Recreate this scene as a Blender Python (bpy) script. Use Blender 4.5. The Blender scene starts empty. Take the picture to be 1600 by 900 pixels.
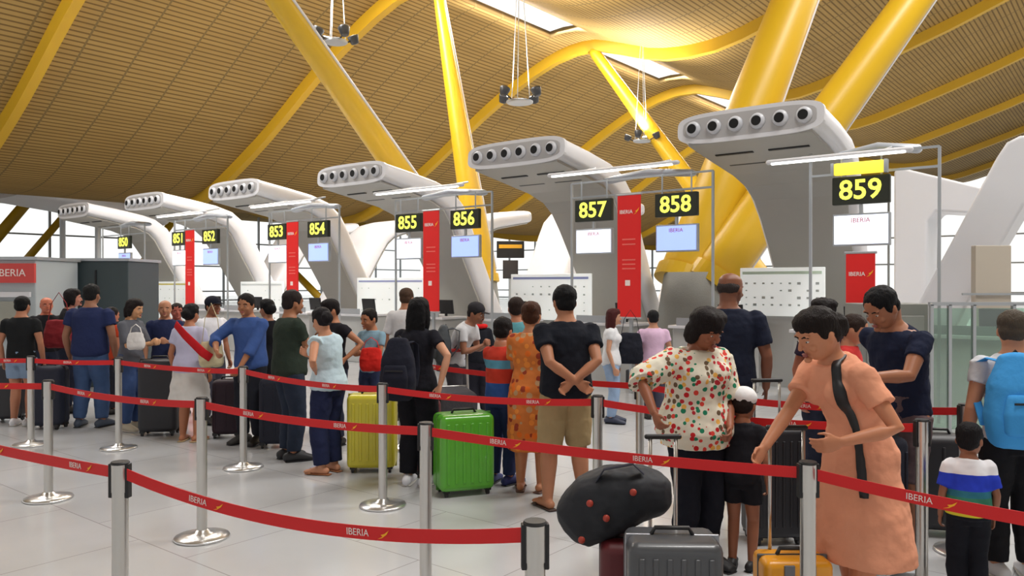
import bpy, bmesh, math, random
from mathutils import Vector, Matrix, Euler
random.seed(7)
S = bpy.context.scene
COL = S.collection
R = math.radians

# ------------------------------------------------------------------ camera, world, exposure
FPX = 1244.4                      # focal length in pixels of the 1600 wide frame (28 mm on 36 mm)
CAMZ = 1.75
cam_d = bpy.data.cameras.new('camera'); cam_d.lens = 28.0; cam_d.sensor_width = 36.0
cam_d.clip_end = 500
cam = bpy.data.objects.new('camera', cam_d); COL.objects.link(cam)
cam.location = (0, 0, CAMZ); cam.rotation_euler = (R(90 - 0.23), 0, 0)
S.camera = cam
S.view_settings.view_transform = 'Standard'; S.view_settings.look = 'None'
S.view_settings.gamma = 1.0; S.view_settings.use_curve_mapping = False
S.view_settings.exposure = 0.40
w = bpy.data.worlds.new('daylight'); S.world = w; w.use_nodes = True
wn = w.node_tree.nodes; wb = wn['Background']
wb.inputs[0].default_value = (1.0, 0.985, 0.96, 1); wb.inputs[1].default_value = 1.0
_nt = w.node_tree; _tc = wn.new('ShaderNodeTexCoord'); _sp = wn.new('ShaderNodeSeparateXYZ'); _mr = wn.new('ShaderNodeMapRange')
_mr.interpolation_type = 'SMOOTHSTEP'        # hazy daylight: the sky beyond the far glass is the bright side
_mr.inputs['From Min'].default_value = -0.3; _mr.inputs['From Max'].default_value = 0.7
_mr.inputs['To Min'].default_value = 0.50; _mr.inputs['To Max'].default_value = 1.0
_nt.links.new(_tc.outputs['Generated'], _sp.inputs[0]); _nt.links.new(_sp.outputs['Y'], _mr.inputs['Value']); _nt.links.new(_mr.outputs['Result'], wb.inputs[1])

# the hall's own axes: s runs along the check-in row (to the right and nearer), t runs away behind it
UX, UY = 0.785, -0.62
VX, VY = 0.62, 0.785
ROWROT = math.atan2(UY, UX)
def ST(s, t): return (s * UX + t * VX, s * UY + t * VY)
def at(px, Y): return ((px - 800) / FPX * Y, Y)

def area_light(name, loc, size, power, rot=(0, 0, 0), color=(1, 1, 1), parent=None, sy=None):
    l = bpy.data.lights.new(name, 'AREA'); l.energy = power; l.color = color
    l.size = size
    if sy: l.shape = 'RECTANGLE'; l.size_y = sy
    o = bpy.data.objects.new(name, l); COL.objects.link(o); o.location = loc; o.rotation_euler = rot
    if parent: o.parent = parent
    return o
# daylight falling in through the roof lights of the left crest, plus an unseen right row added to brighten
for tc in (4.5, 13.5, 22.5, 31.5, 40.5, 49.5):
    for s0 in (-17.1, 1.5):
        x, y = ST(s0, tc)
        area_light('roof_daylight_and_fill', (x, y, 11.6 if s0 < -10 else 14.4), 1.6, 1050 if s0 < -10 else 1000, (0, 0, ROWROT), (1.0, 0.98, 0.95), sy=6.5)

# ------------------------------------------------------------------ materials
def lin(c):
    out = []
    for v in c[:3]:
        v = v / 255.0
        out.append(v / 12.92 if v <= 0.04045 else ((v + 0.055) / 1.055) ** 2.4)
    return (*out, 1.0)
_m = {}
def mat(name, rgb, rough=0.5, metal=0.0, emit=0.0, noise=0.0, nscale=8.0, bump=0.0, bscale=40.0, spec=0.5, coat=0.0):
    if name in _m: return _m[name]
    m = bpy.data.materials.new(name); m.use_nodes = True; _m[name] = m
    nt = m.node_tree; b = nt.nodes['Principled BSDF']
    b.inputs['Base Color'].default_value = lin(rgb); b.inputs['Roughness'].default_value = rough
    b.inputs['Metallic'].default_value = metal; b.inputs['Specular IOR Level'].default_value = spec
    b.inputs['Coat Weight'].default_value = coat
    if emit: 
        b.inputs['Emission Color'].default_value = lin(rgb); b.inputs['Emission Strength'].default_value = emit
    if noise or bump:
        tc = nt.nodes.new('ShaderNodeTexCoord'); n = nt.nodes.new('ShaderNodeTexNoise')
        n.inputs['Scale'].default_value = nscale; n.inputs['Detail'].default_value = 4
        nt.links.new(tc.outputs['Object'], n.inputs['Vector'])
        if noise:
            mx = nt.nodes.new('ShaderNodeMix'); mx.data_type = 'RGBA'; c = lin(rgb)
            mx.inputs['A'].default_value = tuple(v * (1 - noise) for v in c[:3]) + (1,)
            mx.inputs['B'].default_value = tuple(min(1, v * (1 + noise)) for v in c[:3]) + (1,)
            nt.links.new(n.outputs['Fac'], mx.inputs['Factor']); nt.links.new(mx.outputs['Result'], b.inputs['Base Color'])
        if bump:
            n2 = nt.nodes.new('ShaderNodeTexNoise'); n2.inputs['Scale'].default_value = bscale
            nt.links.new(tc.outputs['Object'], n2.inputs['Vector'])
            bp = nt.nodes.new('ShaderNodeBump'); bp.inputs['Strength'].default_value = bump; bp.inputs['Distance'].default_value = 0.01
            nt.links.new(n2.outputs['Fac'], bp.inputs['Height']); nt.links.new(bp.outputs['Normal'], b.inputs['Normal'])
    return m
def cloth(rgb, key=None):
    return mat('cloth_%d_%d_%d' % tuple(rgb[:3]), rgb, rough=0.9, noise=0.18, nscale=5, bump=0.5, bscale=22, spec=0.2)
def skin(rgb): return mat('skin_%d_%d_%d' % tuple(rgb[:3]), rgb, rough=0.5, noise=0.08, nscale=14, spec=0.35)
def hairm(rgb):
    k = 'hair_%d_%d_%d' % tuple(rgb[:3])
    if k in _m: return _m[k]
    m = mat(k, tuple(int(v * .8) for v in rgb), rough=0.62, spec=0.18)
    nt = m.node_tree; b = nt.nodes['Principled BSDF']
    tc = nt.nodes.new('ShaderNodeTexCoord'); mp = nt.nodes.new('ShaderNodeMapping'); mp.inputs['Scale'].default_value = (60, 60, 5)
    n = nt.nodes.new('ShaderNodeTexNoise'); n.inputs['Scale'].default_value = 3
    nt.links.new(tc.outputs['Object'], mp.inputs['Vector']); nt.links.new(mp.outputs['Vector'], n.inputs['Vector'])
    bp = nt.nodes.new('ShaderNodeBump'); bp.inputs['Strength'].default_value = 0.8; bp.inputs['Distance'].default_value = 0.01
    nt.links.new(n.outputs['Fac'], bp.inputs['Height']); nt.links.new(bp.outputs['Normal'], b.inputs['Normal'])
    return m
def voronoi_cloth(name, ground, cols, scale=22, thresh=0.33):
    """a printed fabric: scattered blobs of several colours on a ground colour"""
    m = bpy.data.materials.new(name); m.use_nodes = True; nt = m.node_tree; b = nt.nodes['Principled BSDF']
    b.inputs['Roughness'].default_value = 0.85; b.inputs['Specular IOR Level'].default_value = 0.2
    tc = nt.nodes.new('ShaderNodeTexCoord'); v = nt.nodes.new('ShaderNodeTexVoronoi'); v.inputs['Scale'].default_value = scale
    nt.links.new(tc.outputs['Object'], v.inputs['Vector'])
    sep = nt.nodes.new('ShaderNodeSeparateColor'); nt.links.new(v.outputs['Color'], sep.inputs['Color'])
    cr = nt.nodes.new('ShaderNodeValToRGB'); cr.color_ramp.interpolation = 'CONSTANT'
    el = cr.color_ramp.elements
    while len(el) < len(cols): el.new(0.5)
    for i, c in enumerate(cols): el[i].position = i / len(cols); el[i].color = lin(c)
    nt.links.new(sep.outputs['Red'], cr.inputs['Fac'])
    lt = nt.nodes.new('ShaderNodeMath'); lt.operation = 'LESS_THAN'; lt.inputs[1].default_value = thresh
    nt.links.new(v.outputs['Distance'], lt.inputs[0])
    mx = nt.nodes.new('ShaderNodeMix'); mx.data_type = 'RGBA'; mx.inputs['A'].default_value = lin(ground)
    nt.links.new(lt.outputs['Value'], mx.inputs['Factor']); nt.links.new(cr.outputs['Color'], mx.inputs['B'])
    nt.links.new(mx.outputs['Result'], b.inputs['Base Color'])
    return m
def banded(name, stops, lo, hi, axis='Z', rough=0.85):
    """bands of real colour across the piece, by its own object height"""
    m = bpy.data.materials.new(name); m.use_nodes = True; nt = m.node_tree; b = nt.nodes['Principled BSDF']
    b.inputs['Roughness'].default_value = rough; b.inputs['Specular IOR Level'].default_value = 0.2
    tc = nt.nodes.new('ShaderNodeTexCoord'); sp = nt.nodes.new('ShaderNodeSeparateXYZ')
    nt.links.new(tc.outputs['Object'], sp.inputs['Vector'])
    mr = nt.nodes.new('ShaderNodeMapRange'); mr.inputs['From Min'].default_value = lo; mr.inputs['From Max'].default_value = hi
    nt.links.new(sp.outputs[axis], mr.inputs['Value'])
    cr = nt.nodes.new('ShaderNodeValToRGB'); cr.color_ramp.interpolation = 'CONSTANT'
    el = cr.color_ramp.elements
    while len(el) < len(stops): el.new(0.5)
    for i, (p, c) in enumerate(stops): el[i].position = p; el[i].color = lin(c)
    nt.links.new(mr.outputs['Result'], cr.inputs['Fac']); nt.links.new(cr.outputs['Color'], b.inputs['Base Color'])
    return m
def glassm(name, tint=(200, 225, 215), a=0.25):
    m = bpy.data.materials.new(name); m.use_nodes = True; nt = m.node_tree
    out = nt.nodes['Material Output']; nt.nodes.remove(nt.nodes['Principled BSDF'])
    tr = nt.nodes.new('ShaderNodeBsdfTransparent'); tr.inputs[0].default_value = lin(tint)
    gl = nt.nodes.new('ShaderNodeBsdfGlossy'); gl.inputs['Roughness'].default_value = 0.05
    mx = nt.nodes.new('ShaderNodeMixShader'); mx.inputs[0].default_value = a
    nt.links.new(tr.outputs[0], mx.inputs[1]); nt.links.new(gl.outputs[0], mx.inputs[2]); nt.links.new(mx.outputs[0], out.inputs[0])
    return m

M_white = mat('white_panel', (216, 216, 220), 0.4, noise=0.03, nscale=2)
M_soffit = mat('grey_shade_panel', (168, 166, 160), 0.5, noise=0.05, nscale=1.5)  # shade of the white soffit put into the grey, shared with the leg front
M_yellow = mat('yellow_paint', (216, 174, 36), 0.38, noise=0.03, nscale=1.0)
M_rib = mat('yellow_rib', (206, 164, 36), 0.5)
M_concrete = mat('concrete', (150, 150, 145), 0.8, noise=0.12, nscale=3, bump=0.3)
M_black = mat('black_plastic', (22, 22, 25), 0.5)
M_dark = mat('dark_hole', (10, 10, 12), 0.8)
M_steel = mat('brushed_steel', (200, 198, 194), 0.28, 0.9)
M_chrome = mat('chrome', (222, 222, 222), 0.28, 0.9)
M_alu = mat('aluminium', (176, 180, 184), 0.4, 0.6)
M_red = mat('red_belt', (214, 22, 26), 0.6)
M_redb = mat('red_banner', (226, 26, 24), 0.55)
M_wlet = mat('white_lettering', (240, 225, 220), 0.6)
M_ylogo = mat('yellow_logo', (250, 180, 30), 0.6)
M_tube = mat('light_tube', (255, 255, 250), 0.4, emit=2.5)
M_signface = mat('sign_face', (34, 38, 26), 0.4)
M_digit = mat('sign_digit', (232, 236, 90), 0.5, emit=0.9)
M_screenw = mat('screen_white', (235, 240, 255), 0.3, emit=0.85)
M_screenb = mat('screen_blue', (150, 172, 245), 0.3, emit=0.8)
M_redtext = mat('red_text', (190, 60, 80), 0.5)
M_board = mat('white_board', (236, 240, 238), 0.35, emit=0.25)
M_deskg = mat('desk_grey', (178, 178, 176), 0.45)
M_eyew = mat('eye_white', (225, 220, 215), 0.3)
M_iris = mat('iris', (30, 18, 12), 0.3)
M_lip = mat('lip', (150, 80, 72), 0.5)

# ------------------------------------------------------------------ mesh helpers
def link(name, me, m=None, parent=None, loc=None, rot=None, smooth=False):
    o = bpy.data.objects.new(name, me); COL.objects.link(o)
    if m is not None:
        for mm in (m if isinstance(m, (list, tuple)) else [m]): me.materials.append(mm)
    if parent is not None: o.parent = parent
    if loc is not None: o.location = loc
    if rot is not None: o.rotation_euler = rot
    if smooth:
        for p in me.polygons: p.use_smooth = True
    return o
def finish(name, bm, m=None, parent=None, loc=None, rot=None, smooth=False, bevel=0.0):
    bmesh.ops.recalc_face_normals(bm, faces=bm.faces)
    me = bpy.data.meshes.new(name); bm.to_mesh(me); bm.free()
    o = link(name, me, m, parent, loc, rot, smooth)
    if bevel:
        b = o.modifiers.new('bevel', 'BEVEL'); b.width = bevel; b.segments = 3; b.limit_method = 'ANGLE'; b.angle_limit = R(40)
        for p in me.polygons: p.use_smooth = True
        e = o.modifiers.new('wn', 'WEIGHTED_NORMAL')
    return o
def thing(name, label, cat, loc=(0, 0, 0), rotz=0.0, group=None):
    o = bpy.data.objects.new(name, None); COL.objects.link(o); o.empty_display_size = 0.1
    o.location = loc; o.rotation_euler = (0, 0, rotz); return tag(o, label, cat, group)
def tag(o, label=None, cat=None, group=None, kind=None):
    if label: o['label'] = label
    if cat: o['category'] = cat
    if group: o['group'] = group
    if kind: o['kind'] = kind
    return o
def bx(bm, c, s, rot=None):
    """box: centre c, full size s"""
    m = Matrix.Translation(Vector(c))
    if rot is not None: m = m @ Euler(rot).to_matrix().to_4x4()
    m = m @ Matrix.Diagonal((s[0], s[1], s[2], 1))
    bmesh.ops.create_cube(bm, size=1.0, matrix=m)
def cyl(bm, p0, p1, r0, r1=None, n=20, caps=True):
    p0 = Vector(p0); p1 = Vector(p1); d = p1 - p0
    if r1 is None: r1 = r0
    q = Vector((0, 0, 1)).rotation_difference(d.normalized()).to_matrix().to_4x4()
    bmesh.ops.create_cone(bm, cap_ends=caps, cap_tris=False, segments=n, radius1=r0, radius2=r1, depth=d.length,
                          matrix=Matrix.Translation((p0 + p1) / 2) @ q)
def ell(bm, c, r, n=14, M=None):
    m = Matrix.Translation(Vector(c)) @ Matrix.Diagonal((r[0], r[1], r[2], 1))
    if M is not None: m = M @ m
    bmesh.ops.create_uvsphere(bm, u_segments=n, v_segments=max(6, n // 2 + 2), radius=1.0, matrix=m)
def lathe(bm, prof, c=(0, 0, 0), n=28):
    rings = []
    for r, z in prof:
        rings.append([bm.verts.new((c[0] + r * math.cos(2 * math.pi * i / n), c[1] + r * math.sin(2 * math.pi * i / n), c[2] + z)) for i in range(n)])
    for a, b in zip(rings, rings[1:]):
        for i in range(n): bm.faces.new((a[i], a[(i + 1) % n], b[(i + 1) % n], b[i]))
    bm.faces.new(rings[0]); bm.faces.new(list(reversed(rings[-1])))
def loft(bm, pts, rad, xdir=(1, 0, 0), n=16, power=2.0, round_ends=True):
    """closed tube of elliptic (or rounded-box for power>2) sections; rad = list of (rx, ry)"""
    P = [Vector(p) for p in pts]; Rr = list(rad)
    if round_ends:
        d0 = (P[0] - P[1]).normalized(); d1 = (P[-1] - P[-2]).normalized()
        a, b = Rr[0], Rr[-1]
        m0 = min(a); m1 = min(b)
        P = [P[0] + d0 * m0 * 0.75, P[0] + d0 * m0 * 0.45] + P + [P[-1] + d1 * m1 * 0.45, P[-1] + d1 * m1 * 0.75]
        Rr = [(a[0] - m0 * 0.55, a[1] - m0 * 0.55), (a[0] - m0 * 0.16, a[1] - m0 * 0.16)] + Rr + [(b[0] - m1 * 0.16, b[1] - m1 * 0.16), (b[0] - m1 * 0.55, b[1] - m1 * 0.55)]
    rings = []; X0 = Vector(xdir)
    for i, p in enumerate(P):
        T = (P[min(i + 1, len(P) - 1)] - P[max(i - 1, 0)]).normalized()
        X = X0 - T * X0.dot(T)
        if X.length < 1e-3: X = Vector((0, 1, 0)) - T * T.y
        X.normalize(); Y = T.cross(X)
        ring = []
        for k in range(n):
            a = 2 * math.pi * k / n; c, s = math.cos(a), math.sin(a)
            if power != 2.0:
                c = math.copysign(abs(c) ** (2 / power), c); s = math.copysign(abs(s) ** (2 / power), s)
            ring.append(bm.verts.new(p + X * (Rr[i][0] * c) + Y * (Rr[i][1] * s)))
        rings.append(ring)
    for a, b in zip(rings, rings[1:]):
        for k in range(n): bm.faces.new((a[k], a[(k + 1) % n], b[(k + 1) % n], b[k]))
    bm.faces.new(rings[0]); bm.faces.new(list(reversed(rings[-1])))
def text_mesh(txt, size, extrude=0.002, bold=0.0, align='CENTER'):
    c = bpy.data.curves.new('lettering', 'FONT'); c.body = txt; c.size = size; c.extrude = extrude; c.offset = bold
    c.align_x = align; c.align_y = 'CENTER'; c.resolution_u = 3
    o = bpy.data.objects.new('lettering', c)
    me = bpy.data.meshes.new_from_object(o); bpy.data.objects.remove(o)
    return me
def swoosh_bm(w, h, d=0.002):
    """the small tick-like flame beside the airline's word"""
    bm = bmesh.new()
    pts = [(-.5, -.5), (-.1, -.35), (.3, .05), (.5, .5), (.12, .12), (-.2, -.02), (-.05, -.2)]
    vs = [bm.verts.new((x * w, -d, y * h)) for x, y in pts]; f = bm.faces.new(vs)
    r = bmesh.ops.extrude_face_region(bm, geom=[f])
    for v in r['geom']:
        if isinstance(v, bmesh.types.BMVert): v.co.y += d
    return bm
def fuse(name, bm, m, parent, voxel=0.008, smooth=2, wrinkle=0.0, wsize=0.12):
    """one continuous surface grown from overlapping pieces"""
    o = finish(name, bm, m, parent, smooth=True)
    r = o.modifiers.new('skin', 'REMESH'); r.mode = 'VOXEL'; r.voxel_size = voxel; r.use_smooth_shade = True
    if smooth:
        s = o.modifiers.new('smooth', 'SMOOTH'); s.factor = 0.5; s.iterations = smooth
    if wrinkle:
        k = 'folds_%g' % wsize
        t = bpy.data.textures.get(k) or bpy.data.textures.new(k, 'CLOUDS'); t.noise_scale = wsize
        d = o.modifiers.new('folds', 'DISPLACE'); d.texture = t; d.strength = wrinkle; d.mid_level = 0.5; d.texture_coords = 'LOCAL'
    return o

# ------------------------------------------------------------------ floor
def floor_material():
    m = bpy.data.materials.new('polished_stone'); m.use_nodes = True; nt = m.node_tree; b = nt.nodes['Principled BSDF']
    tc = nt.nodes.new('ShaderNodeTexCoord')
    n = nt.nodes.new('ShaderNodeTexNoise'); n.inputs['Scale'].default_value = 1.2; n.inputs['Detail'].default_value = 8
    n2 = nt.nodes.new('ShaderNodeTexNoise'); n2.inputs['Scale'].default_value = 60
    nt.links.new(tc.outputs['Object'], n.inputs['Vector']); nt.links.new(tc.outputs['Object'], n2.inputs['Vector'])
    mx = nt.nodes.new('ShaderNodeMix'); mx.data_type = 'RGBA'
    mx.inputs['A'].default_value = lin((180, 181, 183)); mx.inputs['B'].default_value = lin((202, 203, 205))
    nt.links.new(n.outputs['Fac'], mx.inputs['Factor'])
    br = nt.nodes.new('ShaderNodeTexBrick'); br.offset = 0.5
    br.inputs['Scale'].default_value = 1.0; br.inputs['Mortar Size'].default_value = 0.004
    br.inputs['Brick Width'].default_value = 1.2; br.inputs['Row Height'].default_value = 0.9
    br.inputs['Color1'].default_value = (1, 1, 1, 1); br.inputs['Color2'].default_value = (0.95, 0.95, 0.95, 1); br.inputs['Mortar'].default_value = (0.62, 0.6, 0.58, 1)
    nt.links.new(tc.outputs['Object'], br.inputs['Vector'])
    mu = nt.nodes.new('ShaderNodeMix'); mu.data_type = 'RGBA'; mu.blend_type = 'MULTIPLY'; mu.inputs['Factor'].default_value = 1
    nt.links.new(mx.outputs['Result'], mu.inputs['A']); nt.links.new(br.outputs['Color'], mu.inputs['B'])
    nt.links.new(mu.outputs['Result'], b.inputs['Base Color'])
    b.inputs['Roughness'].default_value = 0.17; b.inputs['Specular IOR Level'].default_value = 0.5
    return m
bm = bmesh.new(); bx(bm, (-20, 35, -0.1), (190, 130, 0.2))
fl = finish('floor', bm, floor_material(), rot=(0, 0, ROWROT)); tag(fl, kind='structure')

# ------------------------------------------------------------------ wave roof of bamboo slats
PROF = [(-74, 8.5), (-66, 11), (-58, 11.4), (-50, 9.6), (-43, 6.9), (-37, 5.6), (-31.5, 5.3), (-27, 7.1), (-22.4, 9.8), (-19.3, 11.2), (-17.3, 11.5),
        (-15.8, 11.1), (-14.2, 10.6), (-12, 10.55), (-9.9, 11.1), (-6, 12.4), (-3.0, 13.5), (1.5, 14.2), (6, 13.8), (12, 11.5), (20, 8.0), (26, 7)]
def roofz(s):
    if s <= PROF[0][0]: return PROF[0][1]
    for i in range(len(PROF) - 1):
        if s <= PROF[i + 1][0]:
            p1, p2 = PROF[i], PROF[i + 1]; p0 = PROF[max(i - 1, 0)]; p3 = PROF[min(i + 2, len(PROF) - 1)]
            m1 = (p2[1] - p0[1]) / (p2[0] - p0[0]); m2 = (p3[1] - p1[1]) / (p3[0] - p1[0]); h = p2[0] - p1[0]
            u = (s - p1[0]) / h
            return ((2*u**3 - 3*u**2 + 1) * p1[1] + (u**3 - 2*u**2 + u) * h * m1 + (-2*u**3 + 3*u**2) * p2[1] + (u**3 - u**2) * h * m2)
    return PROF[-1][1]
def slat_material():
    m = bpy.data.materials.new('bamboo_slats'); m.use_nodes = True; nt = m.node_tree; b = nt.nodes['Principled BSDF']
    b.inputs['Roughness'].default_value = 0.7; b.inputs['Specular IOR Level'].default_value = 0.2
    tc = nt.nodes.new('ShaderNodeTexCoord'); sp = nt.nodes.new('ShaderNodeSeparateXYZ'); nt.links.new(tc.outputs['Object'], sp.inputs['Vector'])
    def stripes(sock, period, width):
        a = nt.nodes.new('ShaderNodeMath'); a.operation = 'DIVIDE'; a.inputs[1].default_value = period; nt.links.new(sock, a.inputs[0])
        f = nt.nodes.new('ShaderNodeMath'); f.operation = 'FRACT'; nt.links.new(a.outputs[0], f.inputs[0])
        g = nt.nodes.new('ShaderNodeMath'); g.operation = 'LESS_THAN'; g.inputs[1].default_value = width; nt.links.new(f.outputs[0], g.inputs[0])
        return g.outputs[0]
    n = nt.nodes.new('ShaderNodeTexNoise'); n.inputs['Scale'].default_value = 0.25; n.inputs['Detail'].default_value = 6
    mp = nt.nodes.new('ShaderNodeMapping'); mp.inputs['Scale'].default_value = (8, 1, 1)
    nt.links.new(tc.outputs['Object'], mp.inputs['Vector']); nt.links.new(mp.outputs['Vector'], n.inputs['Vector'])
    base = nt.nodes.new('ShaderNodeMix'); base.data_type = 'RGBA'
    base.inputs['A'].default_value = lin((148, 120, 70)); base.inputs['B'].default_value = lin((178, 148, 90))
    nt.links.new(n.outputs['Fac'], base.inputs['Factor'])
    g1 = nt.nodes.new('ShaderNodeMix'); g1.data_type = 'RGBA'; g1.inputs['B'].default_value = lin((114, 90, 50))
    nt.links.new(stripes(sp.outputs['X'], 0.16, 0.3), g1.inputs['Factor']); nt.links.new(base.outputs['Result'], g1.inputs['A'])
    g2 = nt.nodes.new('ShaderNodeMix'); g2.data_type = 'RGBA'; g2.inputs['B'].default_value = lin((124, 104, 66))
    nt.links.new(stripes(sp.outputs['Y'], 1.5, 0.04), g2.inputs['Factor']); nt.links.new(g1.outputs['Result'], g2.inputs['A'])
    nt.links.new(g2.outputs['Result'], b.inputs['Base Color'])
    return m
T0, T1 = -12, 78
RIBS = [0.5, 9.6, 18, 27, 36, 45, 54, 63, 72]
bm = bmesh.new()
ds, dt = 0.6, 1.5
SS = [-74 + i * ds for i in range(int(100 / ds) + 1)]
TT = [T0 + j * dt for j in range(int((T1 - T0) / dt) + 1)]
grid = [[bm.verts.new((s, t, roofz(s))) for t in TT] for s in SS]
for i in range(len(SS) - 1):
    for j in range(len(TT) - 1):
        sc = SS[i] + ds / 2; tc_ = TT[j] + dt / 2
        opening = (-18.2 < sc < -16.2 or 0.4 < sc < 2.6) and min(abs(tc_ - r) for r in RIBS) > 0.8
        if not opening: bm.faces.new((grid[i][j], grid[i + 1][j], grid[i + 1][j + 1], grid[i][j + 1]))
ceil = finish('ceiling', bm, slat_material(), rot=(0, 0, ROWROT), smooth=True); tag(ceil, kind='structure')
sol = ceil.modifiers.new('thickness', 'SOLIDIFY'); sol.thickness = 0.25; sol.offset = 1
for o_ in [ceil]:
    if ceil.data.polygons[0].normal.z > 0: sol.offset = 1
    else: sol.offset = -1
# curved yellow ribs under the slats
for k, t in enumerate(RIBS):
    bm = bmesh.new(); ss = [-74 + i * 1.0 for i in range(101)]; prev = None
    hw, dp = 0.2, 0.42
    for s in ss:
        z = roofz(s)
        ring = [bm.verts.new((s, t - hw, z + 0.05)), bm.verts.new((s, t + hw, z + 0.05)), bm.verts.new((s, t + hw * 0.7, z - dp)), bm.verts.new((s, t - hw * 0.7, z - dp))]
        if prev:
            for q in range(4): bm.faces.new((prev[q], prev[(q + 1) % 4], ring[(q + 1) % 4], ring[q]))
        else: bm.faces.new(ring)
        prev = ring
    bm.faces.new(prev)
    tag(finish('trim_%d' % (k + 1), bm, M_rib, rot=(0, 0, ROWROT), smooth=False), kind='structure')

# ------------------------------------------------------------------ far glazed walls
G_far = glassm('facade_glass', (252, 254, 254), 0.04)
def facade(name, s0, t0, s1, t1, h, step, tint):
    n = max(1, int(math.hypot(s1 - s0, t1 - t0) / step))
    bm = bmesh.new(); g = bmesh.new()
    for i in range(n + 1):
        s = s0 + (s1 - s0) * i / n; t = t0 + (t1 - t0) * i / n
        bx(bm, (s, t, h / 2), (0.18, 0.18, h))
    ang = math.atan2(t1 - t0, s1 - s0); L = math.hypot(s1 - s0, t1 - t0)
    for z in (0.2, 1.1, 3.6, 6.0, h): bx(bm, ((s0 + s1) / 2, (t0 + t1) / 2, z), (L, 0.16, 0.14), (0, 0, ang))
    bx(g, ((s0 + s1) / 2, (t0 + t1) / 2, h / 2), (L, 0.03, h), (0, 0, ang))
    a = finish(name, bm, M_alu, rot=(0, 0, ROWROT)); tag(a, kind='structure')
    b = finish('pane', g, G_far); b.parent = a
facade('window_1', -74, T1, 26, T1, 13.5, 4.0, None)
facade('window_2', -73, -8, -73, T1, 9.5, 4.0, None)

# ------------------------------------------------------------------ yellow columns on concrete cones
def column_base(name, s, t, label, r=0.62, top=2.0):
    x, y = ST(s, t); bm = bmesh.new()
    lathe(bm, [(r * 1.45, 0), (r * 1.4, 0.4), (r * 1.15, top * 0.7), (r, top)], n=32)
    return tag(finish(name, bm, M_concrete, loc=(x, y, 0), smooth=True), label, 'column base')
def strut(p0, p1, r0, r1, label, group=None, band=True):
    """p = (s, t, z); a tapering steel tube with a thin seam rail along it"""
    a = Vector((*ST(p0[0], p0[1]), p0[2])); b = Vector((*ST(p1[0], p1[1]), p1[2]))
    t_ = thing('slanting_column', label, 'column', tuple(a), 0, group)
    d = b - a; bm = bmesh.new()
    side = d.normalized().cross(Vector((0, 1, 0))).normalized()
    fr = [0, 0.02, 0.5, 0.98, 1]; rr = [r0 * 0.85, r0, (r0 + r1) / 2, r1, r1 * 0.8]
    loft(bm, [d * f for f in fr], [(q, q) for q in rr], side, n=32, round_ends=False)
    finish('tube', bm, M_yellow, t_, smooth=True)
    bm = bmesh.new(); q = Vector((1, 0, 0)) - d.normalized() * d.normalized().x; q.normalize()
    loft(bm, [d * f + q * ((r0 + (r1 - r0) * f) * 1.02) for f in (0.03, 0.5, 0.97)], [(0.035, 0.035)] * 3, side, n=8)
    finish('seam_rail', bm, M_white, t_)
    bm = bmesh.new(); loft(bm, [d * -0.012, d * 0.012], [(r0 * 1.12, r0 * 1.12)] * 2, side, n=32, round_ends=False)
    finish('foot_collar', bm, M_yellow, t_, smooth=False)
    return t_
def extend(p0, p1, z):
    k = (z - p0[2]) / (p1[2] - p0[2]); return tuple(p0[i] + (p1[i] - p0[i]) * k for i in range(3))
column_base('column_base', -7.0, 14.8, 'grey concrete cone under the thickest yellow columns, behind the navy-shirted man')
b0 = (-7.25, 14.95, 1.85); strut(b0, extend(b0, (-5.8, 18, 8.95), 12.1), 0.6, 0.40, 'thick yellow steel column leaning slightly right above the concrete cone')
b0 = (-6.7, 14.9, 1.85); strut(b0, extend(b0, (-3.7, 18, 7.62), 12.8), 0.5, 0.26, 'yellow steel column leaning far right, passing behind the nearest air outlet arm')
column_base('column_base', -15.45, 18, 'concrete cone hidden behind the leg of the third arm from the right', 0.5)
b0 = (-15.3, 18, 1.9); strut(b0, extend(b0, (-17.1, 18, 10.6), 11.2), 0.42, 0.15, 'near vertical bright yellow column in the middle of the hall')
b0 = (-15.5, 17.9, 1.9); strut(b0, extend(b0, (-13.9, 9, 8.42), 10.3), 0.42, 0.19, 'yellow column leaning strongly left towards the viewer')
column_base('column_base', -10.3, 27, 'concrete cone of the column that rises to the roof light', 0.45)
b0 = (-10.3, 27, 1.9); strut(b0, (-17.2, 27, 11.1), 0.4, 0.22, 'slender yellow column leaning left up to the bright roof light')
# far ones at the left, by the glazed wall
for (pa, ya, za), (pb, yb, zb), r in [((-30, 52, 3.6), (60, 52, 8.0), 0.4), ((40, 58, 3.5), (112, 58, 7.4), 0.3), ((225, 50, 3.2), (262, 50, 5.3), 0.28), ((400, 48, 4.9), (448, 48, 3.0), 0.25)]:
    a = Vector(((pa - 800) / FPX * ya, ya, za)); b = Vector(((pb - 800) / FPX * yb, yb, zb))
    d = (b - a); t_ = thing('slanting_column', {-30: 'distant thick yellow column at the left edge under the roof', 40: 'distant pale yellow column leaning right near the left edge', 225: 'short distant yellow column beside the sign 851', 400: 'distant yellow column leaning left beside the sign 853'}[pa], 'column', tuple(a))
    # carry it down to the ground and up to the roof
    k0 = -a.z / d.z if d.z > 0 else 0
    lo = a + d * ((0 - a.z) / d.z); bm = bmesh.new(); cyl(bm, lo - a, (b - a) * 1.25, r, r * 0.8); finish('tube', bm, M_yellow, t_, smooth=True)

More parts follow.
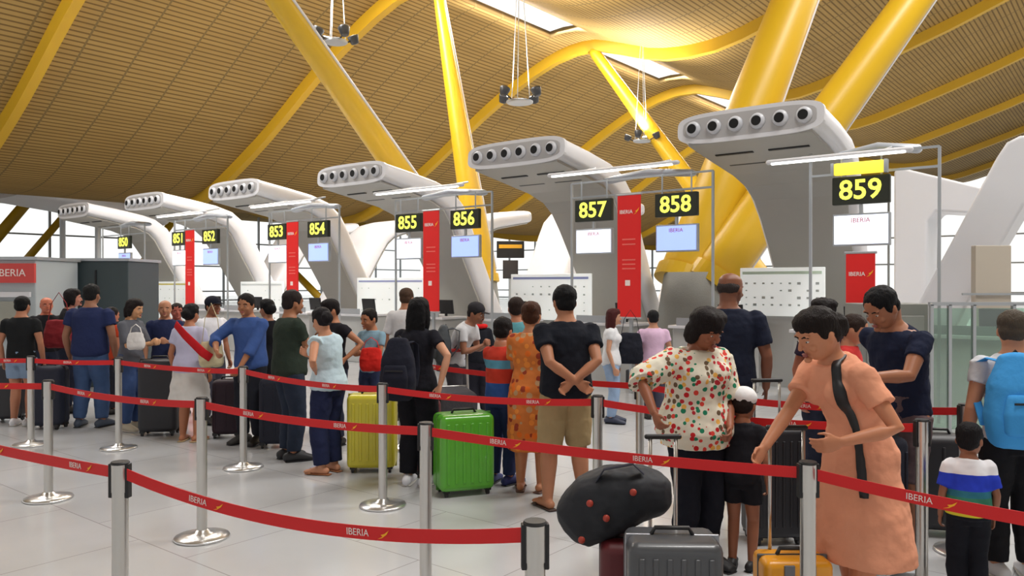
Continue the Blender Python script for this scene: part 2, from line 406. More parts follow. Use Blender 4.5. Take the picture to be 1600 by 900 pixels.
# ------------------------------------------------------------------ air outlet arms over the desks
PATH = [(0, 4.1, 1.08, .225), (0.8, 3.98, 1.07, .24), (1.6, 3.85, 1.02, .26), (2.1, 3.70, .96, .29), (2.45, 3.45, .90, .33), (2.72, 3.08, .85, .35), (2.98, 2.65, .82, .34), (3.5, 1.8, .78, .33), (4.1, .85, .76, .33), (4.62, 0.02, .76, .33)]
def arm(s, t, label, back=False, group=None):
    x, y = ST(s, t); rz = ROWROT + (math.pi if back else 0)
    a = thing('air_outlet_arm', label, 'air outlet arm', (x, y, 0), rz, group)
    bm = bmesh.new()
    loft(bm, [(0, v, z) for v, z, _, _ in PATH], [(w_, h_) for _, _, w_, h_ in PATH], (1, 0, 0), n=40, power=4.2, round_ends=False)
    shell = finish('shell', bm, M_white, a, smooth=True, bevel=0)
    es = shell.modifiers.new('es', 'EDGE_SPLIT'); es.split_angle = R(35)
    # rounded face plate with six jet nozzles
    bm = bmesh.new(); loft(bm, [(0, -0.05, 4.105), (0, 0.02, 4.10)], [(1.1, .235), (1.1, .235)], (1, 0, 0), n=40, power=4.0, round_ends=False)
    face = finish('face_plate', bm, M_white, a)
    bm = bmesh.new(); loft(bm, [(0, -0.065, 4.105), (0, -0.04, 4.105)], [(1.0, .17), (1.0, .17)], (1, 0, 0), n=40, power=4.0, round_ends=False)
    finish('recessed_panel', bm, mat('outlet_panel', (178, 176, 176), 0.45), face)
    for i in range(6):
        cx = -0.83 + i * 0.332
        n_ = bmesh.new(); lathe(n_, [(0.115, 0), (0.115, 0.03), (0.085, 0.07), (0.07, 0.07)], n=20)
        nz = finish('nozzle', n_, M_chrome if False else mat('nozzle_ring', (196, 198, 204), 0.35), face, (cx, -0.06, 4.105), (R(90), 0, 0), smooth=True)
        n_ = bmesh.new(); cyl(n_, (0, 0, 0.02), (0, 0, 0.075), 0.072, n=18); finish('opening', n_, M_dark, nz)
    # underside panel, its grey painting in soffit shade, with long slots, following the bend down the leg
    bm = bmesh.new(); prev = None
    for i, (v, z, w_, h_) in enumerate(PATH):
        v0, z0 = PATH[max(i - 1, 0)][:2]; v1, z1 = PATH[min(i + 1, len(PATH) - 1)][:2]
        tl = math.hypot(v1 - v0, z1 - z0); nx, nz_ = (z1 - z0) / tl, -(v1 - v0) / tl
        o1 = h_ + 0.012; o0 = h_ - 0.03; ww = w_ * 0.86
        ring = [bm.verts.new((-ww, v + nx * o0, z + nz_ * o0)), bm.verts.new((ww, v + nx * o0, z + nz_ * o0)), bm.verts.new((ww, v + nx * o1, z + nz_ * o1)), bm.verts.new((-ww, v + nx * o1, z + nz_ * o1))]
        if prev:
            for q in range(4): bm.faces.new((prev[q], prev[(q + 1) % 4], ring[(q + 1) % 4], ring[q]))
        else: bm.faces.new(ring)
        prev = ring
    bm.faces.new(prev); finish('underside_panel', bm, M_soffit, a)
    for k, (cx, v) in enumerate([(-0.42, 0.5), (0.42, 0.5), (-0.42, 1.05), (0.42, 1.05)]):
        bm = bmesh.new(); z = 4.1 - 0.152 * v - 0.245; bx(bm, (cx, v, z - 0.005), (0.6, 0.05, 0.03), (-0.15, 0, 0)); finish('slot', bm, M_black, a)
    return a
ARMS = [-4.5, -8.8, -13.25, -17.65, -22.1, -26.6]
names = ['nearest', 'second', 'third', 'fourth', 'fifth', 'farthest visible']
for k, s in enumerate(ARMS):
    lab = {0: 'white curved arm with six round air nozzles, nearest and largest, left of sign 859',
           1: 'white curved arm with six air nozzles between signs 856 and 857',
           2: 'white curved arm with six air nozzles between signs 854 and 855',
           3: 'white curved arm with six air nozzles between signs 852 and 853',
           4: 'small white air nozzle arm between signs 850 and 851',
           5: 'farthest white air nozzle arm, above the dark kiosk at left'}[k]
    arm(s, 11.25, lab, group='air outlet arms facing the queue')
for k, s in enumerate(ARMS):
    if k == 0: continue
    lab = {1: 'white arm facing away, seen behind the thickest yellow column', 2: 'white arm facing away, its leaning leg just left of sign 857',
           3: 'white arm facing away with its rounded end right of sign 856', 4: 'white arm facing away, seen behind the fourth forward arm',
           5: 'white arm facing away, far behind sign 852'}[k]
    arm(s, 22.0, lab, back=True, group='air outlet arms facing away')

# the big white frame at the right edge
def frame(t, pix, thick, name, label):
    """upright shape whose face lies along the row at depth t, thick to the back"""
    pts = []
    for px, py in pix:
        q = (px - 800) / FPX; s = t * (q * VY - VX) / (UX - q * UY); Y = s * UY + t * VY
        pts.append((s, max(0.0, CAMZ + (445 - py) / FPX * Y)))
    s0 = pts[0][0]; x, y = ST(s0, t); bm = bmesh.new()
    f = [bm.verts.new((a - s0, 0, b)) for a, b in pts]; g = [bm.verts.new((a - s0, thick, b)) for a, b in pts]
    bm.faces.new(f); bm.faces.new(list(reversed(g)))
    for i in range(len(pts)): bm.faces.new((f[i], f[(i + 1) % len(pts)], g[(i + 1) % len(pts)], g[i]))
    o = tag(finish(name, bm, M_white, loc=(x, y, 0), rot=(0, 0, ROWROT), bevel=0.05), label, 'frame'); return o
frame(16.6, [(1396, 268), (1404, 261), (1532, 292), (1545, 300), (1545, 335), (1462, 330), (1449, 345), (1446, 640), (1396, 640)], 1.0, 'white_frame', 'white upright frame with a level top right of sign 859')
frame(13.4, [(1640, 206), (1592, 212), (1572, 222), (1556, 246), (1436, 470), (1340, 640), (1440, 640), (1530, 440), (1600, 320), (1690, 240), (1700, 214)], 0.9, 'leaning_frame', 'broad white leg leaning right at the right edge of the picture')

# nozzle duct high at far left
t_ = thing('air_duct', 'long pale air duct with a row of nozzles high at the left edge', 'air duct', (-20.5, 32, 5.5), ROWROT)
bm = bmesh.new(); loft(bm, [(0, 0, 0), (0, 2.5, -0.25), (0, 6, -0.75)], [(2.1, .28), (2.1, .32), (2.0, .38)], (1, 0, 0), n=32, power=4, round_ends=False); finish('shell', bm, M_white, t_, smooth=True).modifiers.new('es', 'EDGE_SPLIT').split_angle = R(35)
for i in range(8):
    bm = bmesh.new(); lathe(bm, [(0.15, 0), (0.12, 0.06), (0.09, 0.06)], n=16); nz = finish('nozzle', bm, mat('nozzle_ring', (196, 198, 204)), t_, (-1.6 + i * 0.46, -0.01, 0), (R(90), 0, 0))
    bm = bmesh.new(); cyl(bm, (0, 0, 0.02), (0, 0, 0.068), 0.09, n=14); finish('opening', bm, M_dark, nz)
for sx in (-1.7, 1.7):
    bm = bmesh.new(); cyl(bm, (sx, 3, -0.3), (sx, 3, -5.5), 0.12); finish('support', bm, M_alu, t_)

# ------------------------------------------------------------------ hanging lamp clusters
def lamp(px, py, Y, label, size=1.0, power=700, lift=0):
    x = (px - 800) / FPX * Y; z = CAMZ + (445 - py) / FPX * Y
    t_ = thing('hanging_lamp', label, 'lamp', (x, Y, z), random.uniform(0, 1), 'lamp clusters hanging under the wave roof')
    s_ = UX * x + UY * Y
    top = roofz(s_) - z
    bm = bmesh.new(); lathe(bm, [(0.34 * size, 0), (0.37 * size, 0.02), (0.37 * size, 0.06), (0.3 * size, 0.08)], n=24); finish('tray', bm, M_alu, t_)
    for k in range(4):
        a = k * math.pi / 2 + 0.5; c, s2 = math.cos(a), math.sin(a)
        bm = bmesh.new(); cyl(bm, (c * 0.3 * size, s2 * 0.3 * size, 0.05), (c * 0.62 * size, s2 * 0.62 * size, 0.2 * size), 0.02); br = finish('bracket', bm, M_black, t_)
        bm = bmesh.new(); lathe(bm, [(0.06, -0.12), (0.1, -0.1), (0.14, 0.05), (0.15, 0.1), (0.12, 0.1)], n=18)
        sp = finish('spotlight', bm, mat('lamp_housing', (70, 72, 76), 0.4, 0.5), t_, (c * 0.62 * size, s2 * 0.62 * size, 0.22 * size), (0.4 * s2, -0.4 * c, 0), smooth=True)
        bm = bmesh.new(); cyl(bm, (0, 0, 0.095), (0, 0, 0.105), 0.115); finish('lens', bm, mat('lamp_lens', (255, 250, 235), emit=6), sp)
    for k in range(3):
        a = k * 2.09; bm = bmesh.new(); cyl(bm, (0.3 * size * math.cos(a), 0.3 * size * math.sin(a), 0.06), (0.06 * math.cos(a), 0.06 * math.sin(a), top), 0.012, n=6); finish('wire', bm, M_alu, t_)
    l = bpy.data.lights.new('uplight', 'SPOT'); l.energy = power; l.spot_size = R(130); l.spot_blend = 0.8; l.shadow_soft_size = 0.3; l.color = (1, 0.97, 0.9)
    o = bpy.data.objects.new('uplight', l); COL.objects.link(o); o.parent = t_; o.location = (0, 0, 0.5); o.rotation_euler = (math.pi, 0, 0)
    return t_
lamp(812, 162, 22, 'cluster of uplights hanging on wires in the middle of the hall', 1.0, 2600)
lamp(525, 68, 20, 'cluster of uplights hanging beside the left-leaning yellow column', 0.8, 1800)
lamp(1003, 222, 30, 'small distant cluster of uplights left of the nearest air arm', 0.9, 3000)
# ------------------------------------------------------------------ check-in bays: signs, screens, banners, desks, boards
def sign_unit(s, t, num, screen, label_sign, label_screen, z=3.0, bar=True):
    x, y = ST(s, t)
    g = thing('number_sign', label_sign, 'sign', (x, y, z), ROWROT, 'desk number signs')
    bm = bmesh.new(); bx(bm, (0, 0, 0), (0.72, 0.09, 0.37)); finish('housing', bm, M_signface, g, bevel=0.015)
    me = text_mesh(num, 0.36, 0.004, 0.006)
    link('digits', me, M_digit, g, (0, -0.05, -0.005), (R(90), 0, 0))
    for sx in (-0.25, 0.25):
        bm = bmesh.new(); cyl(bm, (sx, 0, 0.18), (sx, 0, 0.5), 0.014, n=8); finish('hanger', bm, M_alu, g)
    c = thing('screen', label_screen, 'screen', (x, y, z - 0.52), ROWROT, 'flight screens under the desk numbers')
    bm = bmesh.new(); bx(bm, (0, 0.02, 0), (0.72, 0.07, 0.43)); finish('casing', bm, M_alu, c, bevel=0.01)
    bm = bmesh.new(); bx(bm, (0, -0.022, 0), (0.67, 0.01, 0.38)); d = finish('display', bm, M_screenb if screen == 'b' else M_screenw, c)
    me = text_mesh('IBERIA', 0.085, 0.001); link('lettering', me, M_redtext, d, (0, -0.029, 0.12), (R(90), 0, 0))
    bm = bmesh.new(); bx(bm, (0, 0, 0.27), (0.04, 0.04, 0.12)); finish('bracket', bm, M_alu, c)
def light_bar(s, t, label, L=1.75, z=3.42):
    x, y = ST(s, t); g = thing('light_bar', label, 'lamp', (x, y, z), ROWROT, 'slim light bars over the desk signs')
    bm = bmesh.new(); loft(bm, [(-L / 2, 0, 0), (L / 2, 0, 0)], [(0.05, 0.035)] * 2, (0, 1, 0), n=14); finish('housing', bm, M_white, g, smooth=True)
    bm = bmesh.new(); bx(bm, (0, -0.03, -0.03), (L * 0.94, 0.04, 0.03)); finish('tube', bm, M_tube, g, bevel=0.008)
    for sx in (-L * 0.3, L * 0.3):
        bm = bmesh.new(); cyl(bm, (sx, 0, 0), (sx, 0.7, 0.16), 0.02, n=8); finish('bracket', bm, M_alu, g)
def sign_frame(s, t, label, W=2.6):
    """thin portal frame on two uprights that carries signs, screens and light bar"""
    x, y = ST(s, t); g = thing('sign_frame', label, 'frame', (x, y, 0), ROWROT, 'metal frames carrying the desk signs')
    for sx in (-W / 2, W / 2):
        bm = bmesh.new(); bx(bm, (sx, 0.14, 1.75), (0.035, 0.035, 3.5)); finish('upright', bm, M_alu, g)
    for z in (3.5, 3.25):
        bm = bmesh.new(); bx(bm, (0, 0.14, z), (W, 0.03, 0.03)); finish('crossbar', bm, M_alu, g)
    bm = bmesh.new(); loft(bm, [(-W * 0.3, 0.5, 3.55), (0, 0.45, 3.62), (W * 0.3, 0.5, 3.55)], [(0.12, 0.06)] * 3, (0, 1, 0), n=14); finish('duct', bm, mat('duct_grey', (190, 196, 206), 0.35, 0.3), g, smooth=True)
def banner(s, t, label, ztop, zbot, w_=0.42, tilt=0.0):
    x, y = ST(s, t); g = thing('banner', label, 'banner', (x, y, zbot), ROWROT, 'red airline banners')
    h = ztop - zbot
    bm = bmesh.new(); bx(bm, (0, 0, h / 2), (w_, 0.02, h)); cl = finish('panel', bm, M_redb, g); 
    for z in (0.0, h):
        bm = bmesh.new(); cyl(bm, (-w_ / 2 - 0.02, 0, z), (w_ / 2 + 0.02, 0, z), 0.018, n=10); finish('rail', bm, M_alu, g)
    k = w_ / 0.42
    me = text_mesh('IBERIA', 0.085 * k, 0.001, 0.001); link('lettering', me, M_wlet, cl, (-0.05 * k, -0.013, h - 0.28), (R(90), 0, 0))
    finish('logo', swoosh_bm(0.1 * k, 0.11 * k), M_ylogo, cl, (0.14 * k, -0.012, h - 0.27))
    for i, zz in enumerate((0.62, 0.7, 0.95, 1.02, 1.09)):
        if zz < h - 0.3:
            bm = bmesh.new(); bx(bm, (0, -0.013, h - zz - 0.1), (0.24 * k, 0.002, 0.022)); finish('text_line', bm, mat('faint_text', (240, 110, 100)), cl)
    if h > 1.4:
        bm = bmesh.new(); bx(bm, (-0.02, -0.013, h - 1.42), (0.09, 0.002, 0.09)); finish('white_square', bm, M_wlet, cl)
    bm = bmesh.new(); bx(bm, (0, 0.07, h / 2 - zbot / 2), (0.05, 0.05, h + zbot)); finish('pole', bm, M_alu, g)
def desk(s, t, label, W=3.2):
    x, y = ST(s, t); g = thing('checkin_desk', label, 'desk', (x, y, 0), ROWROT, 'check-in desks')
    for sx in (-W / 2 + 0.62, W / 2 - 0.62):
        bm = bmesh.new(); bx(bm, (sx, 0, 0.52), (1.2, 0.7, 1.04)); finish('cabinet', bm, M_deskg, g, bevel=0.02)
        bm = bmesh.new(); bx(bm, (sx, -0.02, 1.06), (1.28, 0.82, 0.05)); finish('counter_top', bm, M_white, g, bevel=0.01)
        bm = bmesh.new(); bx(bm, (sx, -0.39, 1.14), (1.0, 0.03, 0.14)); finish('ledge', bm, M_alu, g)
        bm = bmesh.new(); bx(bm, (sx + 0.2, 0.15, 1.28), (0.42, 0.04, 0.3), (0.15, 0, 0)); mo = finish('monitor', bm, M_black, g, bevel=0.008)
        bm = bmesh.new(); cyl(bm, (sx + 0.2, 0.16, 1.08), (sx + 0.2, 0.16, 1.2), 0.03); finish('monitor_stand', bm, M_black, g)
    bm = bmesh.new(); bx(bm, (0, 0, 0.16), (0.72, 1.2, 0.32)); finish('scale', bm, mat('rubber_belt', (50, 50, 54), 0.7), g, bevel=0.02)
def board(px0, px1, ytop, ybot, t, label, text=None, accent=(150, 160, 210)):
    c = (px0 + px1) / 2; q = (c - 800) / FPX; s = t * (q * VY - VX) / (UX - q * UY); x, y = ST(s, t)
    W = (px1 - px0) / (FPX * (UX + 0.62 * x / y) / y); zt = CAMZ + (445 - ytop) / FPX * y; zb = CAMZ + (445 - ybot) / FPX * y
    g = thing('notice_board', label, 'notice board', (x, y, 0), ROWROT)
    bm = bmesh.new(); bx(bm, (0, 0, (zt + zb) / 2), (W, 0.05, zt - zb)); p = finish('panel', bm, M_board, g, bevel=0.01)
    bm = bmesh.new(); bx(bm, (0, -0.028, zt - 0.09), (W * 0.94, 0.004, 0.05)); finish('header_strip', bm, mat('strip_%d' % accent[0], accent), p)
    bm = bmesh.new()
    for i in range(9):
        for j in range(4):
            if random.random() < 0.65:
                r = random.uniform(0.02, 0.045); bx(bm, (-W * 0.42 + i * W * 0.84 / 8, -0.028, zt - 0.27 - j * (zt - zb - 0.4) / 3.5), (r * 1.4, 0.004, r))
    finish('pictograms', bm, mat('pictogram', (176, 180, 178)), p)
    for sx in (-W * 0.45, W * 0.45):
        bm = bmesh.new(); bx(bm, (sx, 0.05, zb / 2 + 0.1), (0.05, 0.05, zb + 0.2)); finish('leg', bm, M_alu, g)
    bm = bmesh.new(); bx(bm, (0, 0.06, zb / 2), (W, 0.05, zb)); finish('lower_panel', bm, M_deskg, g)

BAYS = [(-6.45, '857', '858', 'w', 'b'), (-10.85, '855', '856', 'w', 'b'), (-15.25, '853', '854', 'w', 'b'), (-19.65, '851', '852', 'w', 'b')]
for s, n0, n1, c0, c1 in BAYS:
    sign_frame(s, 11.35, 'thin metal frame carrying the signs %s and %s' % (n0, n1))
    sign_unit(s - 0.76, 11.35, n0, c0, 'dark sign with yellow number %s' % n0, 'white flight screen under the sign %s' % n0)
    sign_unit(s + 0.76, 11.35, n1, c1, 'dark sign with yellow number %s' % n1, 'pale blue flight screen under the sign %s' % n1)
    banner(s, 11.2, 'tall red airline banner between the signs %s and %s' % (n0, n1), 3.2, 1.22)
    light_bar(s - 0.3, 11.1, 'slim light bar above the signs %s and %s' % (n0, n1), 2.4, 3.62)
    desk(s, 12.3, 'pair of grey check-in desks below the signs %s and %s' % (n0, n1))
sign_unit(-2.9, 11.1, '859', 'w', 'largest dark sign with yellow number 859', 'bright white flight screen under the sign 859')
sign_frame(-2.8, 11.1, 'thin metal frame carrying the sign 859', 1.6)
light_bar(-3.15, 10.85, 'slim bright light bar above the sign 859', 1.8, 3.44)
banner(-2.88, 11.0, 'short red airline banner below the screen of desk 859', 2.17, 0.9, 0.36)
desk(-2.6, 12.3, 'grey check-in desks below the sign 859', 3.0)
sign_unit(-23.5, 11.35, '850', 'b', 'small far dark sign with yellow number 850 beside the dark kiosk', 'small pale blue screen under the sign 850')
sign_frame(-23.9, 11.35, 'thin metal frame carrying the far sign 850', 2.6)
# yellow exit light box just above 859
t_ = thing('yellow_lightbox', 'yellow lit box directly above the sign 859', 'sign', (*ST(-2.9, 11.0), 3.28), ROWROT)
bm = bmesh.new(); bx(bm, (0, 0, 0), (0.62, 0.08, 0.16)); finish('housing', bm, mat('yellow_glow', (250, 225, 70), emit=0.7), t_, bevel=0.02)
for sx in (-0.33, 0.33):
    bm = bmesh.new(); bx(bm, (sx, 0, 0), (0.04, 0.09, 0.17)); finish('end_cap', bm, M_alu, t_)
board(1155, 1287, 418, 494, 13.5, 'wide white notice board with pictograms behind the navy-shirted man', accent=(205, 225, 205))
board(797, 922, 428, 500, 13.8, 'white notice board with pictograms behind the man in black with khaki shorts', accent=(150, 160, 210))
board(557, 662, 434, 520, 14.2, 'white notice board behind the woman with long black hair', accent=(170, 175, 215))
board(376, 442, 440, 510, 14.2, 'white notice board behind the man in the blue shirt', accent=(220, 225, 225))
board(226, 292, 440, 505, 14.2, 'small white notice board beside the dark kiosk', accent=(230, 215, 110))

# mid-ground: dark sign cluster behind 856
t_ = thing('hanging_monitor', 'dark hanging monitor with yellow line right of the sign 856', 'screen', (-0.05, 26, 2.6), 0)
bm = bmesh.new(); bx(bm, (0, 0, 0.3), (0.9, 0.15, 0.55)); finish('casing', bm, M_black, t_, bevel=0.02)
bm = bmesh.new(); bx(bm, (0, -0.08, 0.4), (0.75, 0.02, 0.12)); finish('lit_line', bm, mat('amber', (190, 140, 30), emit=0.4), t_)
bm = bmesh.new(); bx(bm, (0, 0, -0.35), (0.5, 0.12, 0.6)); finish('lower_casing', bm, mat('charcoal', (52, 48, 50), 0.6), t_)
bm = bmesh.new(); cyl(bm, (0, 0, -0.6), (0, 0, -2.6), 0.06); finish('pole', bm, M_alu, t_)

# ------------------------------------------------------------------ kiosks at left, glass screens at right
def kiosk(x0, x1, y, ztop, m, label, depth=1.2):
    g = thing('kiosk', label, 'kiosk', ((x0 + x1) / 2, y, 0)); W = x1 - x0
    bm = bmesh.new(); bx(bm, (0, depth / 2, ztop / 2), (W, depth, ztop)); finish('body', bm, m, g, bevel=0.02)
    bm = bmesh.new(); bx(bm, (0, depth / 2, ztop + 0.02), (W + 0.06, depth + 0.06, 0.05)); finish('top_edge', bm, M_alu, g)
    return g
M_char = mat('charcoal_panel', (58, 70, 74), 0.45, noise=0.06)
k1 = kiosk(at(64, 13.6)[0], at(200, 13.6)[0], 13.6, 2.16, M_char, 'dark charcoal kiosk wall behind the man in the navy tee')
bm = bmesh.new(); bx(bm, (0.2, -0.01, 1.0), (0.02, 0.03, 2.0)); finish('panel_joint', bm, M_black, k1)
k2 = kiosk(at(-160, 12.3)[0], at(56, 12.3)[0], 12.3, 2.14, mat('pale_panel', (172, 180, 184), 0.5), 'pale kiosk with a red sign band at the left edge')
bm = bmesh.new(); bx(bm, (0.05, -0.03, 1.93), (2.05, 0.05, 0.3)); rb = finish('sign_band', bm, mat('band_red', (205, 70, 66), 0.5), k2)
me = text_mesh('IBERIA', 0.16, 0.002); link('lettering', me, M_wlet, rb, (0.72, -0.06, 1.93), (R(90), 0, 0))
bm = bmesh.new(); bx(bm, (0.0, -0.03, 1.6), (2.0, 0.05, 0.08)); finish('light_strip', bm, M_white, k2)
bm = bmesh.new(); bx(bm, (0.0, -0.03, 1.22), (1.9, 0.04, 0.55)); finish('inset_panel', bm, mat('inset', (150, 150, 140), 0.5), k2)

M_gg = glassm('screen_glass', (205, 228, 214), 0.2)
g = thing('glass_screen', 'greenish glass partition with metal posts at the right edge', 'partition', (at(1455, 9.2)[0], 9.2, 0))
for i, dx in enumerate((0.0, 0.21, 0.49, 0.95, 1.5)):
    bm = bmesh.new(); bx(bm, (dx, 0, 0.76), (0.035, 0.05, 1.52)); finish('post', bm, M_alu, g)
for i, (a, b) in enumerate(((0.0, 0.21), (0.21, 0.49), (0.49, 0.95), (0.95, 1.5))):
    bm = bmesh.new(); bx(bm, ((a + b) / 2, 0, 0.78), (b - a - 0.04, 0.012, 1.4)); finish('pane', bm, M_gg, g)
bm = bmesh.new(); bx(bm, (0.75, 0, 1.53), (1.55, 0.05, 0.04)); finish('top_rail', bm, M_alu, g)
g = thing('service_cabinet', 'grey cabinet behind the man looking down, left of the glass partition', 'cabinet', (at(1408, 9.6)[0], 9.8, 0))
bm = bmesh.new(); bx(bm, (0, 0.2, 0.76), (0.82, 0.5, 1.52)); finish('body', bm, mat('cabinet_grey', (128, 128, 124), 0.5), g, bevel=0.015)
bm = bmesh.new(); bx(bm, (0, -0.06, 0.72), (0.7, 0.02, 1.3)); d_ = finish('door', bm, mat('cabinet_door', (140, 140, 136), 0.5), g, bevel=0.008)
bm = bmesh.new(); bx(bm, (0.28, -0.08, 0.8), (0.02, 0.03, 0.14)); finish('handle', bm, M_steel, d_)
g = thing('wall_panel', 'beige panel with a dark rail behind the glass partition', 'panel', (at(1562, 11)[0], 11.2, 0))
bm = bmesh.new(); bx(bm, (0, 0, 1.15), (0.5, 0.12, 2.3)); finish('panel', bm, mat('beige', (190, 180, 166), 0.6), g, bevel=0.01)
bm = bmesh.new(); bx(bm, (0.1, -0.08, 1.62), (1.1, 0.03, 0.03)); finish('rail', bm, M_alu, g)

# ------------------------------------------------------------------ queue posts and belts
PH = 0.97
def post(x, y, label, group='silver queue posts'):
    g = thing('queue_post', label, 'queue post', (x, y, 0), random.uniform(-0.1, 0.1), group)
    bm = bmesh.new(); lathe(bm, [(0.18, 0), (0.185, 0.008), (0.18, 0.018), (0.12, 0.028), (0.055, 0.04), (0.04, 0.06)], n=40); finish('base', bm, M_chrome, g, smooth=True)
    bm = bmesh.new(); cyl(bm, (0, 0, 0.03), (0, 0, PH - 0.02), 0.034, n=28); finish('pole', bm, M_steel, g, smooth=True).modifiers.new('es', 'EDGE_SPLIT')
    bm = bmesh.new(); cyl(bm, (0, 0, PH - 0.13), (0, 0, PH - 0.006), 0.036, n=28); finish('belt_head', bm, M_steel, g, smooth=True).modifiers.new('es', 'EDGE_SPLIT')
    for sx in (-1, 1):
        bm = bmesh.new(); bx(bm, (sx * 0.037, 0, PH - 0.08), (0.018, 0.034, 0.15)); finish('belt_slot', bm, M_black, g, bevel=0.004)
    bm = bmesh.new(); lathe(bm, [(0.038, 0), (0.04, 0.006), (0.036, 0.012)], (0, 0, PH - 0.008), n=28); finish('cap', bm, M_black, g)
    return g
def belt(a, b, label, sag=0.03, z=0.92, za=None, zb=None, w_=0.05, marks=True, spacing=0.85, off=0.45, group='red airline belts between the queue posts'):
    """a, b = (x, y)"""
    A = Vector((a[0], a[1], za or z)); B = Vector((b[0], b[1], zb or z)); L = (B - A).length; n = 24
    d = (B - A).normalized(); A = A + d * 0.045; B = B - d * 0.045
    nrm = Vector((d.y, -d.x, 0)).normalized()
    if nrm.y > 0: nrm = -nrm
    o = A.copy(); bm = bmesh.new(); prev = None
    def P(f): p = A.lerp(B, f); p.z -= sag * 4 * f * (1 - f); return p
    for i in range(n + 1):
        p = P(i / n) - o; tw = nrm * 0.0015
        ring = [bm.verts.new(p + Vector((0, 0, w_ / 2)) + tw), bm.verts.new(p + Vector((0, 0, -w_ / 2)) + tw), bm.verts.new(p + Vector((0, 0, -w_ / 2)) - tw), bm.verts.new(p + Vector((0, 0, w_ / 2)) - tw)]
        if prev:
            for q in range(4): bm.faces.new((prev[q], prev[(q + 1) % 4], ring[(q + 1) % 4], ring[q]))
        else: bm.faces.new(ring)
        prev = ring
    bm.faces.new(prev)
    g = tag(finish('barrier_belt', bm, M_red, loc=tuple(o)), label, 'belt', group)
    if marks:
        ang = math.atan2(d.y, d.x)
        if d.x < 0: ang += math.pi
        q = off
        while q < L - 0.25:
            f = q / L; p = P(f) - o + nrm * 0.004; sl = (P(min(1, f + .02)).z - P(max(0, f - .02)).z) / (L * 0.04)
            pit = -math.atan(sl) * (1 if d.x > 0 else -1)
            me = text_mesh('IBERIA', 0.036, 0.0006)
            t = link('lettering', me, M_wlet, g, tuple(p)); t.rotation_euler = (Matrix.Rotation(ang, 3, 'Z') @ Matrix.Rotation(pit, 3, 'Y') @ Matrix.Rotation(R(90), 3, 'X')).to_euler()
            ux = Vector((math.cos(ang), math.sin(ang), sl * (1 if d.x > 0 else -1)))
            l = finish('logo', swoosh_bm(0.05, 0.034, 0.0012), M_ylogo, g, tuple(p + ux * 0.115)); l.rotation_euler = (0, pit, ang)
            q += spacing
    return g
PT = {'a': at(75, 6.5), 'b': at(315, 5.5), 'c': at(665, 4.5), 'd': at(1263, 3.5), 'e': at(187, 3.5), 'f': at(836, 2.62), 'g': at(380, 7.6), 'h': at(598, 6.3),
      'i': at(934, 5.6), 'j': at(185, 8.5), 'k': at(48, 8.7), 'l': at(1441, 4.6), 'm': at(1508, 5.2), 'n': at(1000, 6.5), 'q': at(628, 8.5),
      'off1': (-3.8, 4.85), 'off2': (-7.2, 7.2), 'off3': (-7.6, 9.4), 'off4': (2.25, 2.45)}
PL = {'a': 'silver queue post with round base, far left, its base clear on the floor', 'b': 'silver queue post with large round base left of centre, in front of the white skirt',
      'c': 'silver queue post standing just left of the green suitcase', 'd': 'silver queue post in front of the woman in the peach dress', 'e': 'nearest silver queue post at lower left with black belt slots',
      'f': 'nearest silver queue post in the middle of the lower edge', 'g': 'thin silver queue post left of the man in dark green', 'h': 'silver queue post in front of the yellow suitcase',
      'i': 'silver queue post right of the man in khaki shorts', 'j': 'slim far queue post in front of the man in the navy tee', 'k': 'slim far queue post near the left edge',
      'l': 'silver queue post just behind the peach dress at right', 'm': 'queue post with black head in front of the glass partition', 'n': 'far queue post left of the woman in the floral blouse',
      'q': 'far queue post behind the woman with long black hair', 'off1': 'queue post beyond the left edge, end of the nearest belt', 'off2': 'queue post beyond the left edge, end of the middle belt',
      'off3': 'queue post beyond the left edge, end of the far belt', 'off4': 'queue post beyond the right edge, end of the near belt'}
for k, (x, y) in PT.items(): post(x, y, PL[k])
BL = [('off1', 'e', 'nearest red belt running to the left edge', .02), ('e', 'f', 'nearest long sagging red belt across the lower floor', .09), ('off2', 'a', 'middle red belt at the left edge', .02),
      ('a', 'b', 'middle red belt between the far left post and the post before the white skirt', .03), ('b', 'c', 'middle red belt ending left of the green suitcase', .03), ('c', 'd', 'long red belt passing the green suitcase to the peach dress', .02),
      ('d', 'off4', 'near red belt crossing the peach dress to the right edge', .02), ('off3', 'k', 'far red belt at the left edge', .02), ('k', 'j', 'far red belt in front of the person in black top and denim shorts', .01), ('j', 'g', 'far red belt crossing the white skirt', .02),
      ('g', 'h', 'far red belt crossing the man in dark green', .03), ('h', 'i', 'far red belt crossing the man in khaki shorts', .03), ('i', 'l', 'red belt passing behind the woman in the floral blouse', .04),
      ('q', 'n', 'farthest red belt behind the green suitcase', .03), ('n', 'm', 'farthest red belt ending before the glass partition', .05)]
for a, b, lb, sg in BL: belt(PT[a], PT[b], lb, sg)

